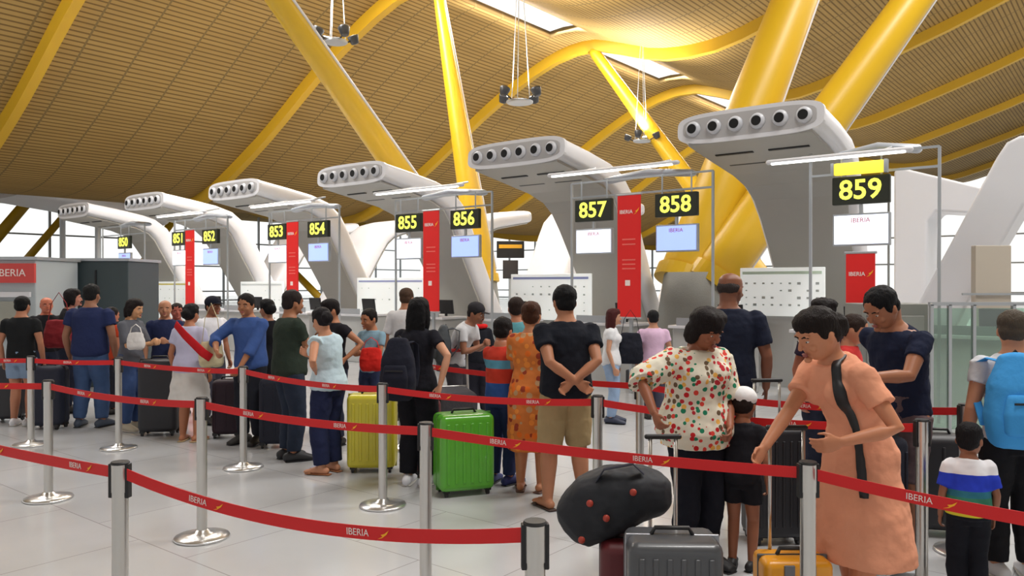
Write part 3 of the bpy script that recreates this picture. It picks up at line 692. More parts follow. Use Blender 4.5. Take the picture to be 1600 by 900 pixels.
# ------------------------------------------------------------------ luggage
def suitcase(x, y, w_, d, h, m, label, rz=0, handle=0.0, ribs=6, trim=None, z=0.0, soft=False, name='suitcase'):
    g = thing(name, label, 'suitcase', (x, y, z), rz)
    zb = 0.045
    bm = bmesh.new(); bx(bm, (0, 0, zb + h / 2), (w_, d, h)); body = finish('shell', bm, m, g, bevel=min(w_, d) * (0.16 if not soft else 0.22))
    if ribs:
        for i in range(ribs):
            cx = -w_ * 0.36 + i * w_ * 0.72 / (ribs - 1)
            for sy in (-1, 1):
                bm = bmesh.new(); bx(bm, (cx, sy * d / 2, zb + h * 0.5), (w_ * 0.06, 0.016, h * 0.78)); finish('rib', bm, m, body, bevel=0.006)
    bm = bmesh.new(); bx(bm, (0, 0, zb + h / 2), (w_ + 0.006, 0.018, h + 0.006)); finish('zip_band', bm, trim or M_black, g, bevel=0.006)
    for sx in (-1, 1):
        for sy in (-1, 1):
            bm = bmesh.new(); cyl(bm, (sx * w_ * 0.38 - 0.012, sy * d * 0.34, 0.028), (sx * w_ * 0.38 + 0.012, sy * d * 0.34, 0.028), 0.027, n=16); bx(bm, (sx * w_ * 0.38, sy * d * 0.34, 0.052), (0.05, 0.05, 0.03)); finish('wheel', bm, M_black, g)
    bm = bmesh.new(); loft(bm, [(-w_ * 0.22, 0, zb + h), (-w_ * 0.18, 0, zb + h + 0.03), (w_ * 0.18, 0, zb + h + 0.03), (w_ * 0.22, 0, zb + h)], [(0.014, 0.01)] * 4, (0, 1, 0), n=8); finish('top_handle', bm, M_black, g, smooth=True)
    if handle:
        bm = bmesh.new()
        for sx in (-1, 1): cyl(bm, (sx * w_ * 0.25, d * 0.35, zb + h - 0.05), (sx * w_ * 0.25, d * 0.35, zb + h + handle), 0.009, n=10)
        tl = finish('telescopic_handle', bm, M_steel, g, smooth=True)
        bm = bmesh.new(); loft(bm, [(-w_ * 0.28, d * 0.35, zb + h + handle), (w_ * 0.28, d * 0.35, zb + h + handle)], [(0.016, 0.014)] * 2, (0, 1, 0), n=10); finish('grip', bm, M_black, tl, smooth=True)
    return g
def P2(px, Y): return at(px, Y)
M_green = mat('green_shell', (84, 168, 40), 0.3, noise=0.12, nscale=6, coat=0.4)
M_yels = mat('yellow_shell', (196, 186, 44), 0.35, noise=0.06, coat=0.3)
M_greyS = mat('grey_shell', (74, 76, 80), 0.4, noise=0.1, coat=0.2)
M_blkS = mat('black_shell', (34, 34, 40), 0.5, noise=0.1)
M_marS = mat('maroon_shell', (92, 26, 32), 0.5)
M_navyS = mat('navy_fabric', (28, 32, 48), 0.8, bump=0.3)
x, y = P2(724, 6.7); suitcase(x, y, .47, .30, .63, M_green, 'bright green shiny suitcase standing on the floor', 0.35, 0.0, trim=mat('dkgreen', (60, 120, 30)))
x, y = P2(582, 7.5); suitcase(x, y, .45, .27, .68, M_yels, 'mustard yellow hard suitcase beside the woman in the pale top', 0.05, trim=mat('dkyel', (150, 140, 30)))
x, y = P2(1050, 3.62); suitcase(x, y, .42, .30, .57, M_greyS, 'dark grey ribbed suitcase at the lower edge in front of the floral blouse', -0.05, 0.0, trim=mat('silver_trim', (150, 152, 158), 0.3, 0.7))
x, y = P2(978, 3.98); suitcase(x, y, .26, .24, .44, M_marS, 'maroon suitcase at the lower edge under the black duffel bag', -0.1, 0.0, ribs=0, soft=True)
x, y = P2(1207, 5.45); suitcase(x, y, .36, .27, .74, M_blkS, 'tall black suitcase between the two women in front', 0.08, 0.3, trim=mat('silver_trim', (150, 152, 158)))
M_orS = mat('orange_shell', (236, 160, 30), 0.4, coat=0.3)
hx, hy = P2(1238, 3.85); oc = suitcase(hx, hy, .33, .22, .40, M_orS, 'orange and grey cabin case at the lower edge by the peach dress', 0.0, 0.60, ribs=0, trim=M_greyS)
for sx in (-0.05, 0.05):
    bm = bmesh.new(); bx(bm, (sx, -0.112, 0.25), (0.05, 0.012, 0.36)); finish('grey_stripe', bm, mat('case_grey', (110, 112, 120), 0.5), oc, bevel=0.004)
x, y = P2(250, 9.3); suitcase(x, y, .44, .28, .84, M_blkS, 'tall black suitcase left of the white skirt', 0.1, soft=True, ribs=0)
x, y = P2(76, 9.7); suitcase(x, y, .40, .28, .72, M_navyS, 'black suitcase behind the far left posts', 0.0, soft=True, ribs=0)
x, y = P2(12, 10.2); suitcase(x, y, .34, .28, .7, M_blkS, 'black suitcase at the left edge', 0.0, soft=True, ribs=0)
x, y = P2(356, 9.15); suitcase(x, y, .32, .26, .62, mat('black_red', (40, 20, 34), 0.7), 'black suitcase with dark red side beside the blue-shirted man', 0.1, soft=True, ribs=3)
x, y = P2(1372, 4.92); suitcase(x, y, .28, .26, .78, M_navyS, 'dark suitcase right behind the peach dress', 0.2, 0.2, soft=True, ribs=3)
x, y = P2(1466, 5.6); suitcase(x, y, .34, .26, .66, M_blkS, 'dark suitcase left of the child in the striped jersey', -0.2, 0.0, soft=True, ribs=3)
x, y = P2(668, 7.3); suitcase(x, y, .24, .22, .66, M_marS, 'slim dark red suitcase beside the woman with long black hair', 0.1, soft=True, ribs=0)
x, y = P2(432, 8.6); suitcase(x, y, .34, .26, .70, M_navyS, 'dark navy suitcase behind the man in dark green', 0.1, soft=True, ribs=3)

# black duffel lying over the cases
x, y = P2(962, 4.05); g = thing('duffel_bag', 'bulky black duffel bag with red buttons resting on the maroon case', 'bag', (x, y, 0.60), -0.1)
bm = bmesh.new(); loft(bm, [(-.17, 0, -.04), (-.10, 0, .02), (0.0, 0, .07), (.10, 0, .095), (.19, 0, .10)], [(.135, .15), (.165, .17), (.17, .165), (.165, .14), (.14, .115)], (0, 1, 0), n=22, power=2.7)
fuse('body', bm, mat('black_nylon', (24, 27, 34), 0.7, bump=0.5, bscale=14), g, 0.010, 3, 0.018, 0.09)
for (a, b) in ((-.13, .08), (-.05, .01), (-.17, -.10), (0.08, 0.14)):
    bm = bmesh.new(); ell(bm, (a, -.172, b), (.018, .012, .018), 10); finish('red_button', bm, mat('button_red', (170, 60, 45)), g, smooth=True)
bm = bmesh.new(); loft(bm, [(-.10, -.10, .17), (-.06, -.13, .24), (.08, -.13, .27), (.13, -.1, .22)], [(.02, .005)] * 4, (0, 1, 0), n=8); finish('carry_strap', bm, M_navyS, g)
# hand trolley handle in front of the floral blouse
x, y = P2(1036, 4.35); g = thing('trolley_handle', 'upright silver luggage trolley frame left of the floral blouse', 'trolley', (x, y, 0))
bm = bmesh.new()
for sx in (-0.07, 0.07): cyl(bm, (sx, 0, 0.08), (sx, 0, 0.92), 0.011, n=10)
finish('frame', bm, M_steel, g, smooth=True)
bm = bmesh.new(); loft(bm, [(-.09, 0, .92), (.09, 0, .92)], [(.016, .014)] * 2, (0, 1, 0), n=10); finish('grip', bm, M_black, g)
bm = bmesh.new(); bx(bm, (0, -0.1, .07), (.3, .26, .02)); finish('plate', bm, M_alu, g)
for sx in (-.15, .15):
    bm = bmesh.new(); cyl(bm, (sx - .015, 0.03, .06), (sx + .015, 0.03, .06), .06, n=20); finish('wheel', bm, M_black, g)

# airport luggage cart further back
x, y = P2(705, 8.6); g = thing('luggage_cart', 'silver airport luggage cart pushed by the man in the grey cap', 'cart', (x, y, 0), 0.25)
bm = bmesh.new()
for sx in (-.26, .26):
    loft(bm, [(sx, .35, .14), (sx, .4, .6), (sx, .48, 1.0)], [(.016, .016)] * 3, n=8); loft(bm, [(sx, .35, .14), (sx * 0.8, -.5, .14)], [(.016, .016)] * 2, n=8)
for z, yy in ((.35, .37), (.6, .4)): cyl(bm, (-.26, yy, z), (.26, yy, z), .012, n=8)
for yy in (-.45, -.2, .05, .3): cyl(bm, (-.25, yy, .15), (.25, yy, .15), .01, n=8)
finish('frame', bm, M_steel, g, smooth=True)
bm = bmesh.new(); cyl(bm, (-.28, .49, 1.0), (.28, .49, 1.0), .02, n=12); finish('push_bar', bm, mat('bar_red', (190, 40, 40)), g, smooth=True)
for sx, sy in ((-.24, .32), (.24, .32), (0, -.48)):
    bm = bmesh.new(); cyl(bm, (sx - .02, sy, .07), (sx + .02, sy, .07), .07, n=18); finish('wheel', bm, M_black, g)
bm = bmesh.new(); bx(bm, (0, 0, .40), (.44, .62, .46)); tag(finish('travel_bag', bm, mat('dark_bag', (60, 58, 64), .8, bump=.4), loc=(x + 0.02, y - 0.05, 0), rot=(0, 0, 0.25), bevel=.07), 'dark grey travel bag lying on the luggage cart', 'bag')
# ------------------------------------------------------------------ people
def merge(bm, hb, M=None):
    if M is not None: bmesh.ops.transform(hb, matrix=M, verts=hb.verts)
    me = bpy.data.meshes.new('t'); hb.to_mesh(me); hb.free(); bm.from_mesh(me); bpy.data.meshes.remove(me)
def ik(A, T, l1, l2, hint):
    d = T - A; D = max(min(d.length, (l1 + l2) * 0.998), abs(l1 - l2) * 1.05 + 0.01); u = d.normalized()
    a = (l1 * l1 - l2 * l2 + D * D) / (2 * D); h = math.sqrt(max(0.0, l1 * l1 - a * a))
    p = hint - u * hint.dot(u)
    if p.length < 1e-4: p = Vector((0, 1, 0))
    p.normalize(); return A + u * a + p * h, A + u * D
def cutpath(P, Rr, f0, f1):
    """part of a polyline between parameters f0..f1 (one unit per span)"""
    def ev(f):
        i = min(int(f), len(P) - 2); k = f - i
        return P[i].lerp(P[i + 1], k), Rr[i] + (Rr[i + 1] - Rr[i]) * k
    fs = [f0] + [i for i in range(len(P)) if f0 < i < f1] + [f1]
    q = [ev(f) for f in fs]; return [a for a, _ in q], [b for _, b in q]
def person(label, px, Y, H, face=0, sex='m', skinc=(190, 132, 100), hair='short', hairc=(30, 24, 22), top=None, sleeve=0.55, hem=-0.1, loose=0.012,
           bottom='trousers', botc=(40, 44, 60), blen=3.9, bloose=0.012, shoes=(40, 36, 34), stout=1.0, lean=0, side=0, look=(0, 0, 0), arms=('down', 'down'),
           hints=(None, None), stance=0.11, step=0.0, curl=0.5, child=False, hemz=0.28, hemr=0.17, group=None, xoff=0.0, vest=None, cap=None, scarf=None, hunch=0.0, voxel=None):
    x0, y0 = at(px, Y); x0 += xoff
    g = thing('person', label, 'person', (x0, y0, 0), R(face), group)
    vx = voxel or (0.0055 if Y < 5.2 else 0.0085 if Y < 7.5 else 0.012)
    cv = 0.009 if Y < 5.2 else 0.012 if Y < 7.5 else 0.016
    mtop = top if isinstance(top, bpy.types.Material) else cloth(top)
    mbot = botc if isinstance(botc, bpy.types.Material) else cloth(botc)
    def loc(t):       # world picked point (px, py, Y) -> figure space
        wx, wy = at(t[0], t[2]); v = Vector((wx - x0, wy - y0, CAMZ + (445 - t[1]) / FPX * t[2]))
        return Matrix.Rotation(-R(face), 3, 'Z') @ v
    fem = sex == 'f'
    PEL = 0.53 * H; L = 0.312 * H
    pel = Vector((0, 0, PEL))
    def spine(t):
        p = pel.copy(); n = 12
        if t <= 0: return p + Vector((0, 0, t * L))
        for i in range(n):
            tt = t * (i + .5) / n; k = min(1, tt * 1.6 + .1); a = R(lean) * k + R(hunch) * max(0, tt - .5) * 2; b = R(side) * k
            p += Vector((math.sin(b), -math.sin(a), math.cos(a) * math.cos(b))) * (L * t / n)
        return p
    if child: SEC = [(-.14, .068, .06), (0, .088, .07), (.2, .088, .07), (.5, .088, .066), (.78, .092, .06), (.88, .082, .052), (.94, .06, .045), (1.0, .045, .042)]
    elif fem: SEC = [(-.14, .07, .062), (-.02, .101, .076), (.12, .096, .07), (.36, .074, .056), (.62, .085, .066), (.78, .092, .06), (.87, .086, .052), (.92, .070, .045), (.97, .05, .04), (1.02, .036, .035)]
    else: SEC = [(-.14, .07, .062), (-.02, .093, .072), (.15, .09, .07), (.38, .086, .066), (.62, .099, .07), (.78, .108, .068), (.87, .100, .058), (.92, .084, .05), (.97, .058, .044), (1.02, .042, .038)]
    def sect(t0, t1, off, extra=0.0):
        ts = [t0] + [s[0] for s in SEC if t0 < s[0] < t1] + [t1]; pts, rr = [], []
        for t in ts:
            i = 0
            while i < len(SEC) - 2 and SEC[i + 1][0] < t: i += 1
            a, b = SEC[i], SEC[i + 1]; k = max(0, min(1, (t - a[0]) / (b[0] - a[0])))
            st = 1 + (stout - 1) * max(0, 1 - abs(t - .3) * 1.2)
            ex = extra * max(0, 1 - t * 1.6)
            rr.append(((a[1] + (b[1] - a[1]) * k) * H * (0.5 + st * 0.5) + off + ex, (a[2] + (b[2] - a[2]) * k) * H * st + off + ex)); pts.append(spine(t))
        return pts, rr
    body = bmesh.new()
    p, r = sect(-.05, 1.02, 0); loft(body, p, r, n=24)
    sd = spine(.6) ; nb = spine(1.0); up = (spine(1.0) - spine(.9)).normalized()
    if fem and not child:
        for sx in (-1, 1): ell(body, spine(.66) + Vector((sx * .042 * H, -.052 * H, 0)), (.036 * H, .034 * H, .036 * H), 14)
    # neck and head
    hh = (.135 if not child else .135 + (1.7 - H) * .055) * H
    piv = nb + (up + Vector((0, -.35, .5))).normalized() * (.03 * H)
    nr = (.031 if fem or child else .037) * H
    loft(body, [nb - up * .02 * H, (nb + piv) / 2, piv + Vector((0, 0, .03 * H))], [(nr * 1.2, nr * 1.2), (nr, nr), (nr, nr)], n=16)
    yaw, pit, rol = look
    MH = Matrix.Translation(piv) @ Matrix.Rotation(R(yaw), 4, 'Z') @ Matrix.Rotation(R(pit), 4, 'X') @ Matrix.Rotation(R(rol), 4, 'Y') @ Matrix.Scale(hh, 4) @ Matrix.Translation((0, -.10, -.10))
    hb = bmesh.new()
    loft(hb, [(0, c, z) for z, c, _, _ in HEAD], [(a, b) for _, _, a, b in HEAD], n=24, round_ends=False)
    loft(hb, [(0, -.42, .53), (0, -.475, .42), (0, -.51, .34)], [(.035, .04), (.045, .045), (.06, .045)], n=12)
    for sx in (-1, 1):
        ell(hb, (sx * .37, .04, .42), (.035, .075, .12), 10); ell(hb, (sx * .15, -.37, .585), (.13, .06, .04), 10); ell(hb, (sx * .2, -.33, .32), (.09, .08, .08), 10)
    ell(hb, (0, -.42, .07), (.1, .08, .07), 10)
    merge(body, hb, MH)
    # arms
    shw = (.088 if fem or child else .104) * H * (0.6 + 0.4 * stout)
    u1, u2 = .172 * H, .148 * H
    armP = {}
    for k, sx in enumerate((1, -1)):
        sh = spine(.865) + Vector((sx * shw, 0, 0)); spec = arms[k]; thumb = Vector((0, -1, 0)); hn = Vector((sx * .6, .8, -.4))
        if spec == 'down': T = sh + Vector((sx * .045, -.03, -.305)) * H
        elif spec == 'back': T = sh + Vector((sx * .03, .05, -.30)) * H
        elif spec == 'behind': T = spine(.12) + Vector((-sx * .01, .115, .01)) * H; hn = Vector((sx, .5, 0)); thumb = Vector((0, 0, 1))
        elif spec == 'fold': T = spine(.55) + Vector((-sx * .05, -.13, 0)) * H; hn = Vector((sx * .5, 0, -1)); thumb = Vector((0, 0, 1))
        elif spec == 'hold': T = spine(.42) + Vector((sx * .03, -.19, 0)) * H; hn = Vector((sx * .6, .4, -1)); thumb = Vector((0, 0, 1))
        elif spec == 'hip': T = spine(.12) + Vector((sx * .11, -.0, 0)) * H; hn = Vector((sx, .6, 0)); thumb = Vector((0, 1, 0))
        elif spec == 'face': T = MH @ Vector((sx * .15, -.75, .1)); hn = Vector((sx * .5, 0, -1)); thumb = Vector((0, .3, 1))
        else: T = loc(spec); hn = Vector((sx * .7, .5, -.7)); thumb = Vector((0, -.3, 1))
        if hints[k]: hn = Vector(hints[k])
        E, W = ik(sh, T, u1, u2, hn); armP[sx] = (sh, E, W)
        rs = (.029, .029, .0225, .0235, .0155) if not (fem or child) else (.0255, .025, .020, .0205, .014)
        rs = [q * H * (0.7 + 0.3 * stout) for q in rs]; fd = (W - E).normalized()
        loft(body, [sh, sh.lerp(E, .45), E, E.lerp(W, .3), W], [(q, q) for q in rs], n=14)
        # hand: palm, four bent fingers, thumb leaving the side of the palm near its base
        D = fd; Tm = thumb - D * thumb.dot(D)
        if Tm.length < .05: Tm = Vector((1, 0, 0)) - D * D.x
        Tm.normalize(); N = (D.cross(Tm) * sx).normalized(); q = H / 1.72
        loft(body, [W, W + D * .03 * q, W + D * .06 * q, W + D * .09 * q], [(.020 * q, .015 * q), (.034 * q, .015 * q), (.040 * q, .014 * q), (.039 * q, .012 * q)], Tm, n=12)
        fr = max(.0078 * q, vx * 0.95)
        for j, (o, ln) in enumerate(((.030, .072), (.010, .080), (-.010, .074), (-.029, .058))):
            c = curl * (1 + .1 * j); pA = W + (D * .085 + Tm * o) * q; dd = D.copy(); pts = [pA - D * .02 * q, pA]
            for seg in (.42, .32, .26):
                ang = c * 1.0; dd = (dd * math.cos(ang) + N * math.sin(ang) * (1 if seg != .42 else .8)).normalized(); 
                nn = N - dd * N.dot(dd)
                pts.append(pts[-1] + dd * ln * seg * q)
                N2 = (nn.normalized() if nn.length > .01 else -D)
                N_, N = N, N2
            N = (D.cross(Tm) * sx).normalized()
            loft(body, pts, [(fr, fr), (fr, fr), (fr * .95, fr * .95), (fr * .9, fr * .9), (fr * .75, fr * .75)], Tm, n=8)
        tb = W + (D * .028 + Tm * .018) * q
        loft(body, [tb, tb + (D * .025 + Tm * .024 + N * .008) * q, tb + (D * .050 + Tm * .034 + N * .018) * q, tb + (D * .070 + Tm * .034 + N * .026) * q], [(fr * 1.4, fr * 1.3), (fr * 1.25, fr * 1.2), (fr * 1.05, fr), (fr * .8, fr * .8)], N, n=8)
    # legs and feet
    legP = {}
    for sx in (1, -1):
        hp = pel + Vector((sx * .048 * H, 0, -.015 * H)); an = Vector((sx * stance * .5 * H, -sx * step * .5 * H, .045 * H))
        K, A_ = ik(hp, an, .238 * H, .236 * H, Vector((sx * .1, -1, 0))); A_ = an
        rs = [.058, .052, .036, .037, .022]
        if child: rs = [.052, .046, .034, .033, .023]
        rs = [q * H * (0.7 + 0.3 * stout) for q in rs]
        P_ = [hp, hp.lerp(K, .45), K, K.lerp(A_, .33), A_]; legP[sx] = (P_, rs, an)
        loft(body, P_, [(q, q) for q in rs], n=16)
        td = Vector((sx * .22, -1, 0)).normalized(); sd_ = Vector((td.y, -td.x, 0))
        loft(body, [an - td * .03 * H + Vector((0, 0, -.020 * H)), an + Vector((0, 0, -.014 * H)), an + td * .04 * H + Vector((0, 0, -.018 * H)), an + td * .085 * H + Vector((0, 0, -.028 * H)), an + td * .11 * H + Vector((0, 0, -.031 * H))],
             [(.019 * H, .02 * H), (.021 * H, .026 * H), (.023 * H, .022 * H), (.026 * H, .014 * H), (.02 * H, .010 * H)], sd_, n=14)
        if shoes is not None:
            open_ = shoes[0] == 'sandal'; sc = shoes[1] if open_ else shoes
            bm = bmesh.new()
            if open_:
                loft(bm, [an - td * .05 * H + Vector((0, 0, -.040 * H)), an + td * .04 * H + Vector((0, 0, -.040 * H)), an + td * .10 * H + Vector((0, 0, -.040 * H))], [(.023 * H, .005 * H), (.027 * H, .005 * H), (.028 * H, .005 * H)], sd_, n=16)
                sh_ = finish('sandal', bm, mat('shoe_%d_%d_%d' % tuple(sc), sc, .7), g, smooth=True)
                bm = bmesh.new(); loft(bm, [an + td * .07 * H + sd_ * .03 * H + Vector((0, 0, -.036 * H)), an + td * .07 * H + Vector((0, 0, -.010 * H)), an + td * .07 * H - sd_ * .03 * H + Vector((0, 0, -.036 * H))], [(.012 * H, .003 * H)] * 3, td, n=8); finish('strap', bm, mat('shoe_%d_%d_%d' % tuple(sc), sc, .7), sh_, smooth=True)
            else:
                loft(bm, [an - td * .04 * H + Vector((0, 0, -.018 * H)), an + Vector((0, 0, -.010 * H)), an + td * .045 * H + Vector((0, 0, -.016 * H)), an + td * .09 * H + Vector((0, 0, -.025 * H)), an + td * .12 * H + Vector((0, 0, -.029 * H))],
                     [(.024 * H, .026 * H), (.027 * H, .034 * H), (.029 * H, .029 * H), (.031 * H, .020 * H), (.025 * H, .014 * H)], sd_, n=16)
                sh_ = finish('shoe', bm, mat('shoe_%d_%d_%d' % tuple(sc), sc, .6), g, smooth=True)
                bm = bmesh.new(); loft(bm, [an - td * .045 * H + Vector((0, 0, -.040 * H)), an + td * .04 * H + Vector((0, 0, -.040 * H)), an + td * .125 * H + Vector((0, 0, -.040 * H))], [(.026 * H, .005 * H), (.031 * H, .005 * H), (.026 * H, .005 * H)], sd_, n=16)
                finish('sole', bm, mat('sole', (205, 202, 196), .7) if sum(sc) > 450 else M_black, sh_, smooth=True)
    fuse('body', body, skin(skinc), g, vx, 2 if vx < .01 else 1)
    # top with sleeves
    bm = bmesh.new()
    isdress = bottom == 'dress'
    p, r = sect(hem, .985, loose, loose * (0.8 if not isdress else 0)); loft(bm, p, r, n=28, round_ends=False)
    if fem and not child:
        for sx in (-1, 1): ell(bm, spine(.66) + Vector((sx * .042 * H, -.052 * H, 0)), (.036 * H + loose, .034 * H + loose, .036 * H + loose), 14)
    if sleeve > 0:
        for sx in (1, -1):
            sh, E, W = armP[sx]; b0 = [.036, .030, .025, .0245, .019] if not (fem or child) else [.032, .027, .0225, .022, .017]
            P_, Q_ = cutpath([sh, sh.lerp(E, .45), E, E.lerp(W, .3), W], [q * H * (0.7 + 0.3 * stout) for q in b0], 0, min(3.95, sleeve * 2 if sleeve <= 1 else 2 + (sleeve - 1) * 2))
            loft(bm, P_, [(q + loose * (.7 + .6 * i / len(P_)), q + loose * (.7 + .6 * i / len(P_))) for i, q in enumerate(Q_)], n=16, round_ends=False)
            ell(bm, sh - Vector((0, 0, .006 * H)), (.034 * H + loose * .5,) * 3, 12)
    if bottom in ('dress', 'skirt'):
        sb = bm if isdress else bmesh.new()
        z1 = spine(.28).z; zs = [z1, PEL + .02 * H, PEL - .06 * H, (PEL + hemz * H) / 2, hemz * H]
        wr = [SEC[3][1] * H + .02, SEC[1][1] * H + .024, SEC[1][1] * H + .035, (.115 * H + hemr * H) / 2 + .01, hemr * H]
        loft(sb, [(0, 0.0 if z < z1 else spine(.28).y, z) for z in reversed(zs)], [(q, q * .8) for q in reversed(wr)], n=32, round_ends=False)
        if not isdress: fuse('skirt', sb, mbot, g, cv, 2, .025, .09)
    fuse('dress' if isdress else 'top', bm, mtop, g, cv, 2, .022 if Y < 8 else .012, .09)
    if bottom in ('trousers', 'shorts'):
        bm = bmesh.new(); p, r = sect(-.20, .2, .016); loft(bm, p, r, n=24, round_ends=False)
        for sx in (1, -1):
            P_, rs, an = legP[sx]; end = blen if bottom == 'trousers' else min(blen, 2.0)
            P2_, Q_ = cutpath(P_, rs, 0, end); m_ = len(P2_)
            loft(bm, P2_, [(q + .012 + bloose * i / m_, q + .012 + bloose * i / m_) for i, q in enumerate(Q_)], n=18, round_ends=False)
        fuse('shorts' if bottom == 'shorts' else 'trousers', bm, mbot, g, cv, 2, .016, .08)
    # hair
    hb = bmesh.new(); drape = None
    if hair == 'bald':
        ell(hb, (0, .12, .52), (.385, .375, .28), 18)
    elif hair == 'curly':
        ell(hb, (0, .06, .70), (.47, .52, .44), 18); ell(hb, (-.2, -.02, .90), (.3, .36, .22), 14); ell(hb, (.22, .0, .88), (.28, .36, .22), 14)
        for sx in (-1, 1): ell(hb, (sx * .36, .14, .34), (.16, .28, .36), 14)
        ell(hb, (0, .32, .3), (.38, .2, .42), 14)
    else:
        ell(hb, (0, .05, .69), (.405, .462, .39), 20); ell(hb, (0, .22, .45), (.35, .27, .32), 16)
        for sx in (-1, 1): ell(hb, (sx * .33, -.06, .58), (.07, .14, .2), 10)
    if hair == 'long':
        loft(hb, [(0, .22, .75), (0, .30, .4), (0, .34, 0), (0, .36, -.45), (0, .34, -.95)], [(.36, .24), (.40, .22), (.42, .18), (.40, .14), (.30, .08)], n=20)
        for sx in (-1, 1): loft(hb, [(sx * .34, .02, .75), (sx * .40, .04, .35), (sx * .40, .06, -.05), (sx * .36, .1, -.45)], [(.09, .16), (.09, .17), (.08, .15), (.04, .08)], n=12)
    if hair == 'bob':
        loft(hb, [(0, .22, .75), (0, .28, .35), (0, .28, .05)], [(.38, .24), (.42, .22), (.38, .16)], n=20)
        for sx in (-1, 1): loft(hb, [(sx * .34, 0, .75), (sx * .41, 0, .35), (sx * .38, 0, .08)], [(.09, .18), (.09, .18), (.06, .12)], n=12)
    if fem and hair != 'curly': ell(hb, (0, -.06, .80), (.37, .40, .28), 18)
    if hair == 'bun':
        ell(hb, (0, .56, .80), (.20, .18, .19), 16); ell(hb, (0, .44, .74), (.16, .14, .15), 12)
    if hair == 'lowbun':
        ell(hb, (0, .48, .50), (.28, .24, .28), 16); ell(hb, (0, .36, .45), (.3, .2, .26), 12)
    if hair == 'pony':
        loft(hb, [(0, .45, .75), (0, .6, .5), (0, .6, .1), (0, .52, -.3)], [(.09, .09), (.13, .12), (.12, .1), (.04, .04)], n=12)
    bm = bmesh.new(); merge(bm, hb, MH); fuse('hair', bm, hairm(hairc), g, .009 if Y < 7.5 else .014, 1, .012, .03)
    if cap:
        hb = bmesh.new(); ell(hb, (0, .04, .74), (.44, .49, .38), 20); bm = bmesh.new(); merge(bm, hb, MH); c_ = fuse('cap', bm, cloth(cap), g, .01, 1)
        hb = bmesh.new(); ell(hb, (0, -.52, .66), (.28, .26, .035), 16); bm = bmesh.new(); merge(bm, hb, MH); finish('brim', bm, cloth(cap), c_, smooth=True)
    # face: eyes, brows, lips
    if Y < 12 and abs(((face + yaw) + 180) % 360 - 180) < 125:
        for sx in (-1, 1):
            hb = bmesh.new(); ell(hb, (sx * .155, -.388, .475), (.048, .032, .020), 12); bm = bmesh.new(); merge(bm, hb, MH); e = finish('eye', bm, M_eyew, g, smooth=True)
            hb = bmesh.new(); ell(hb, (sx * .155, -.411, .474), (.024, .014, .020), 10); bm = bmesh.new(); merge(bm, hb, MH); finish('iris', bm, M_iris, e, smooth=True)
            hb = bmesh.new(); loft(hb, [(sx * .07, -.425, .565), (sx * .15, -.425, .59), (sx * .24, -.385, .57)], [(.014, .02)] * 3, n=8); bm = bmesh.new(); merge(bm, hb, MH); finish('eyebrow', bm, hairm(hairc), g, smooth=True)
        hb = bmesh.new(); ell(hb, (0, -.45, .205), (.10, .035, .026), 12); ell(hb, (0, -.45, .17), (.085, .035, .026), 12); bm = bmesh.new(); merge(bm, hb, MH); finish('lips', bm, M_lip, g, smooth=True)
    if scarf:
        bm = bmesh.new(); n = 14; loft(bm, [spine(.98) + Vector((math.cos(a) * .062 * H, math.sin(a) * .058 * H, .01 * H)) for a in [2 * math.pi * i / n for i in range(n + 1)]], [(.02 * H, .024 * H)] * (n + 1), (0, 0, 1), n=10); finish('scarf', bm, cloth(scarf), g, smooth=True)
    g['_sp'] = 0; del g['_sp']
    return g, spine, armP, MH, loc
HEAD = [(-.02, -.20, .10, .09), (.03, -.18, .19, .18), (.10, -.15, .255, .27), (.20, -.10, .305, .345), (.35, -.04, .345, .41), (.5, 0, .36, .435), (.65, .02, .372, .45), (.8, .03, .345, .42), (.92, .03, .25, .31), (.98, .03, .13, .17), (1.0, .03, .05, .07)]

def backpack(x, y, z, rz, m, label, w_=.32, h=.46, d=.18, trim=None):
    """z = centre height; its flat back (with the straps) faces local +y"""
    g = thing('backpack', label, 'backpack', (x, y, z), rz)
    bm = bmesh.new(); loft(bm, [(0, 0, -h * .42), (0, 0, -h * .2), (0, .0, h * .15), (0, .01, h * .42)], [(w_ * .46, d * .5), (w_ * .5, d * .56), (w_ * .46, d * .5), (w_ * .3, d * .3)], n=24, power=3.2); fuse('bag', bm, m, g, .011, 3, .015, .08)
    bm = bmesh.new(); loft(bm, [(0, -d * .5, -h * .34), (0, -d * .55, -h * .15), (0, -d * .5, h * .02)], [(w_ * .34, d * .18), (w_ * .37, d * .22), (w_ * .32, d * .16)], n=20, power=3.5); p = fuse('pocket', bm, m, g, .01, 2)
    bm = bmesh.new(); bx(bm, (0, -d * .72, -h * .03), (w_ * .5, .008, .012)); finish('zip', bm, trim or M_black, p)
    for sx in (-1, 1):
        bm = bmesh.new(); loft(bm, [(sx * w_ * .2, d * .35, h * .40), (sx * w_ * .3, d * .7, h * .42), (sx * w_ * .34, d * 1.05, h * .36), (sx * w_ * .4, d * 1.0, -h * .05), (sx * w_ * .4, d * .5, -h * .32)], [(.025, .006)] * 5, (1, 0, 0), n=8); finish('strap', bm, trim or m, g, smooth=True)
    bm = bmesh.new(); loft(bm, [(-.04, d * .2, h * .44), (0, d * .2, h * .52), (.04, d * .2, h * .44)], [(.008, .008)] * 3, (0, 1, 0), n=8); finish('loop', bm, trim or M_black, g)
    return g
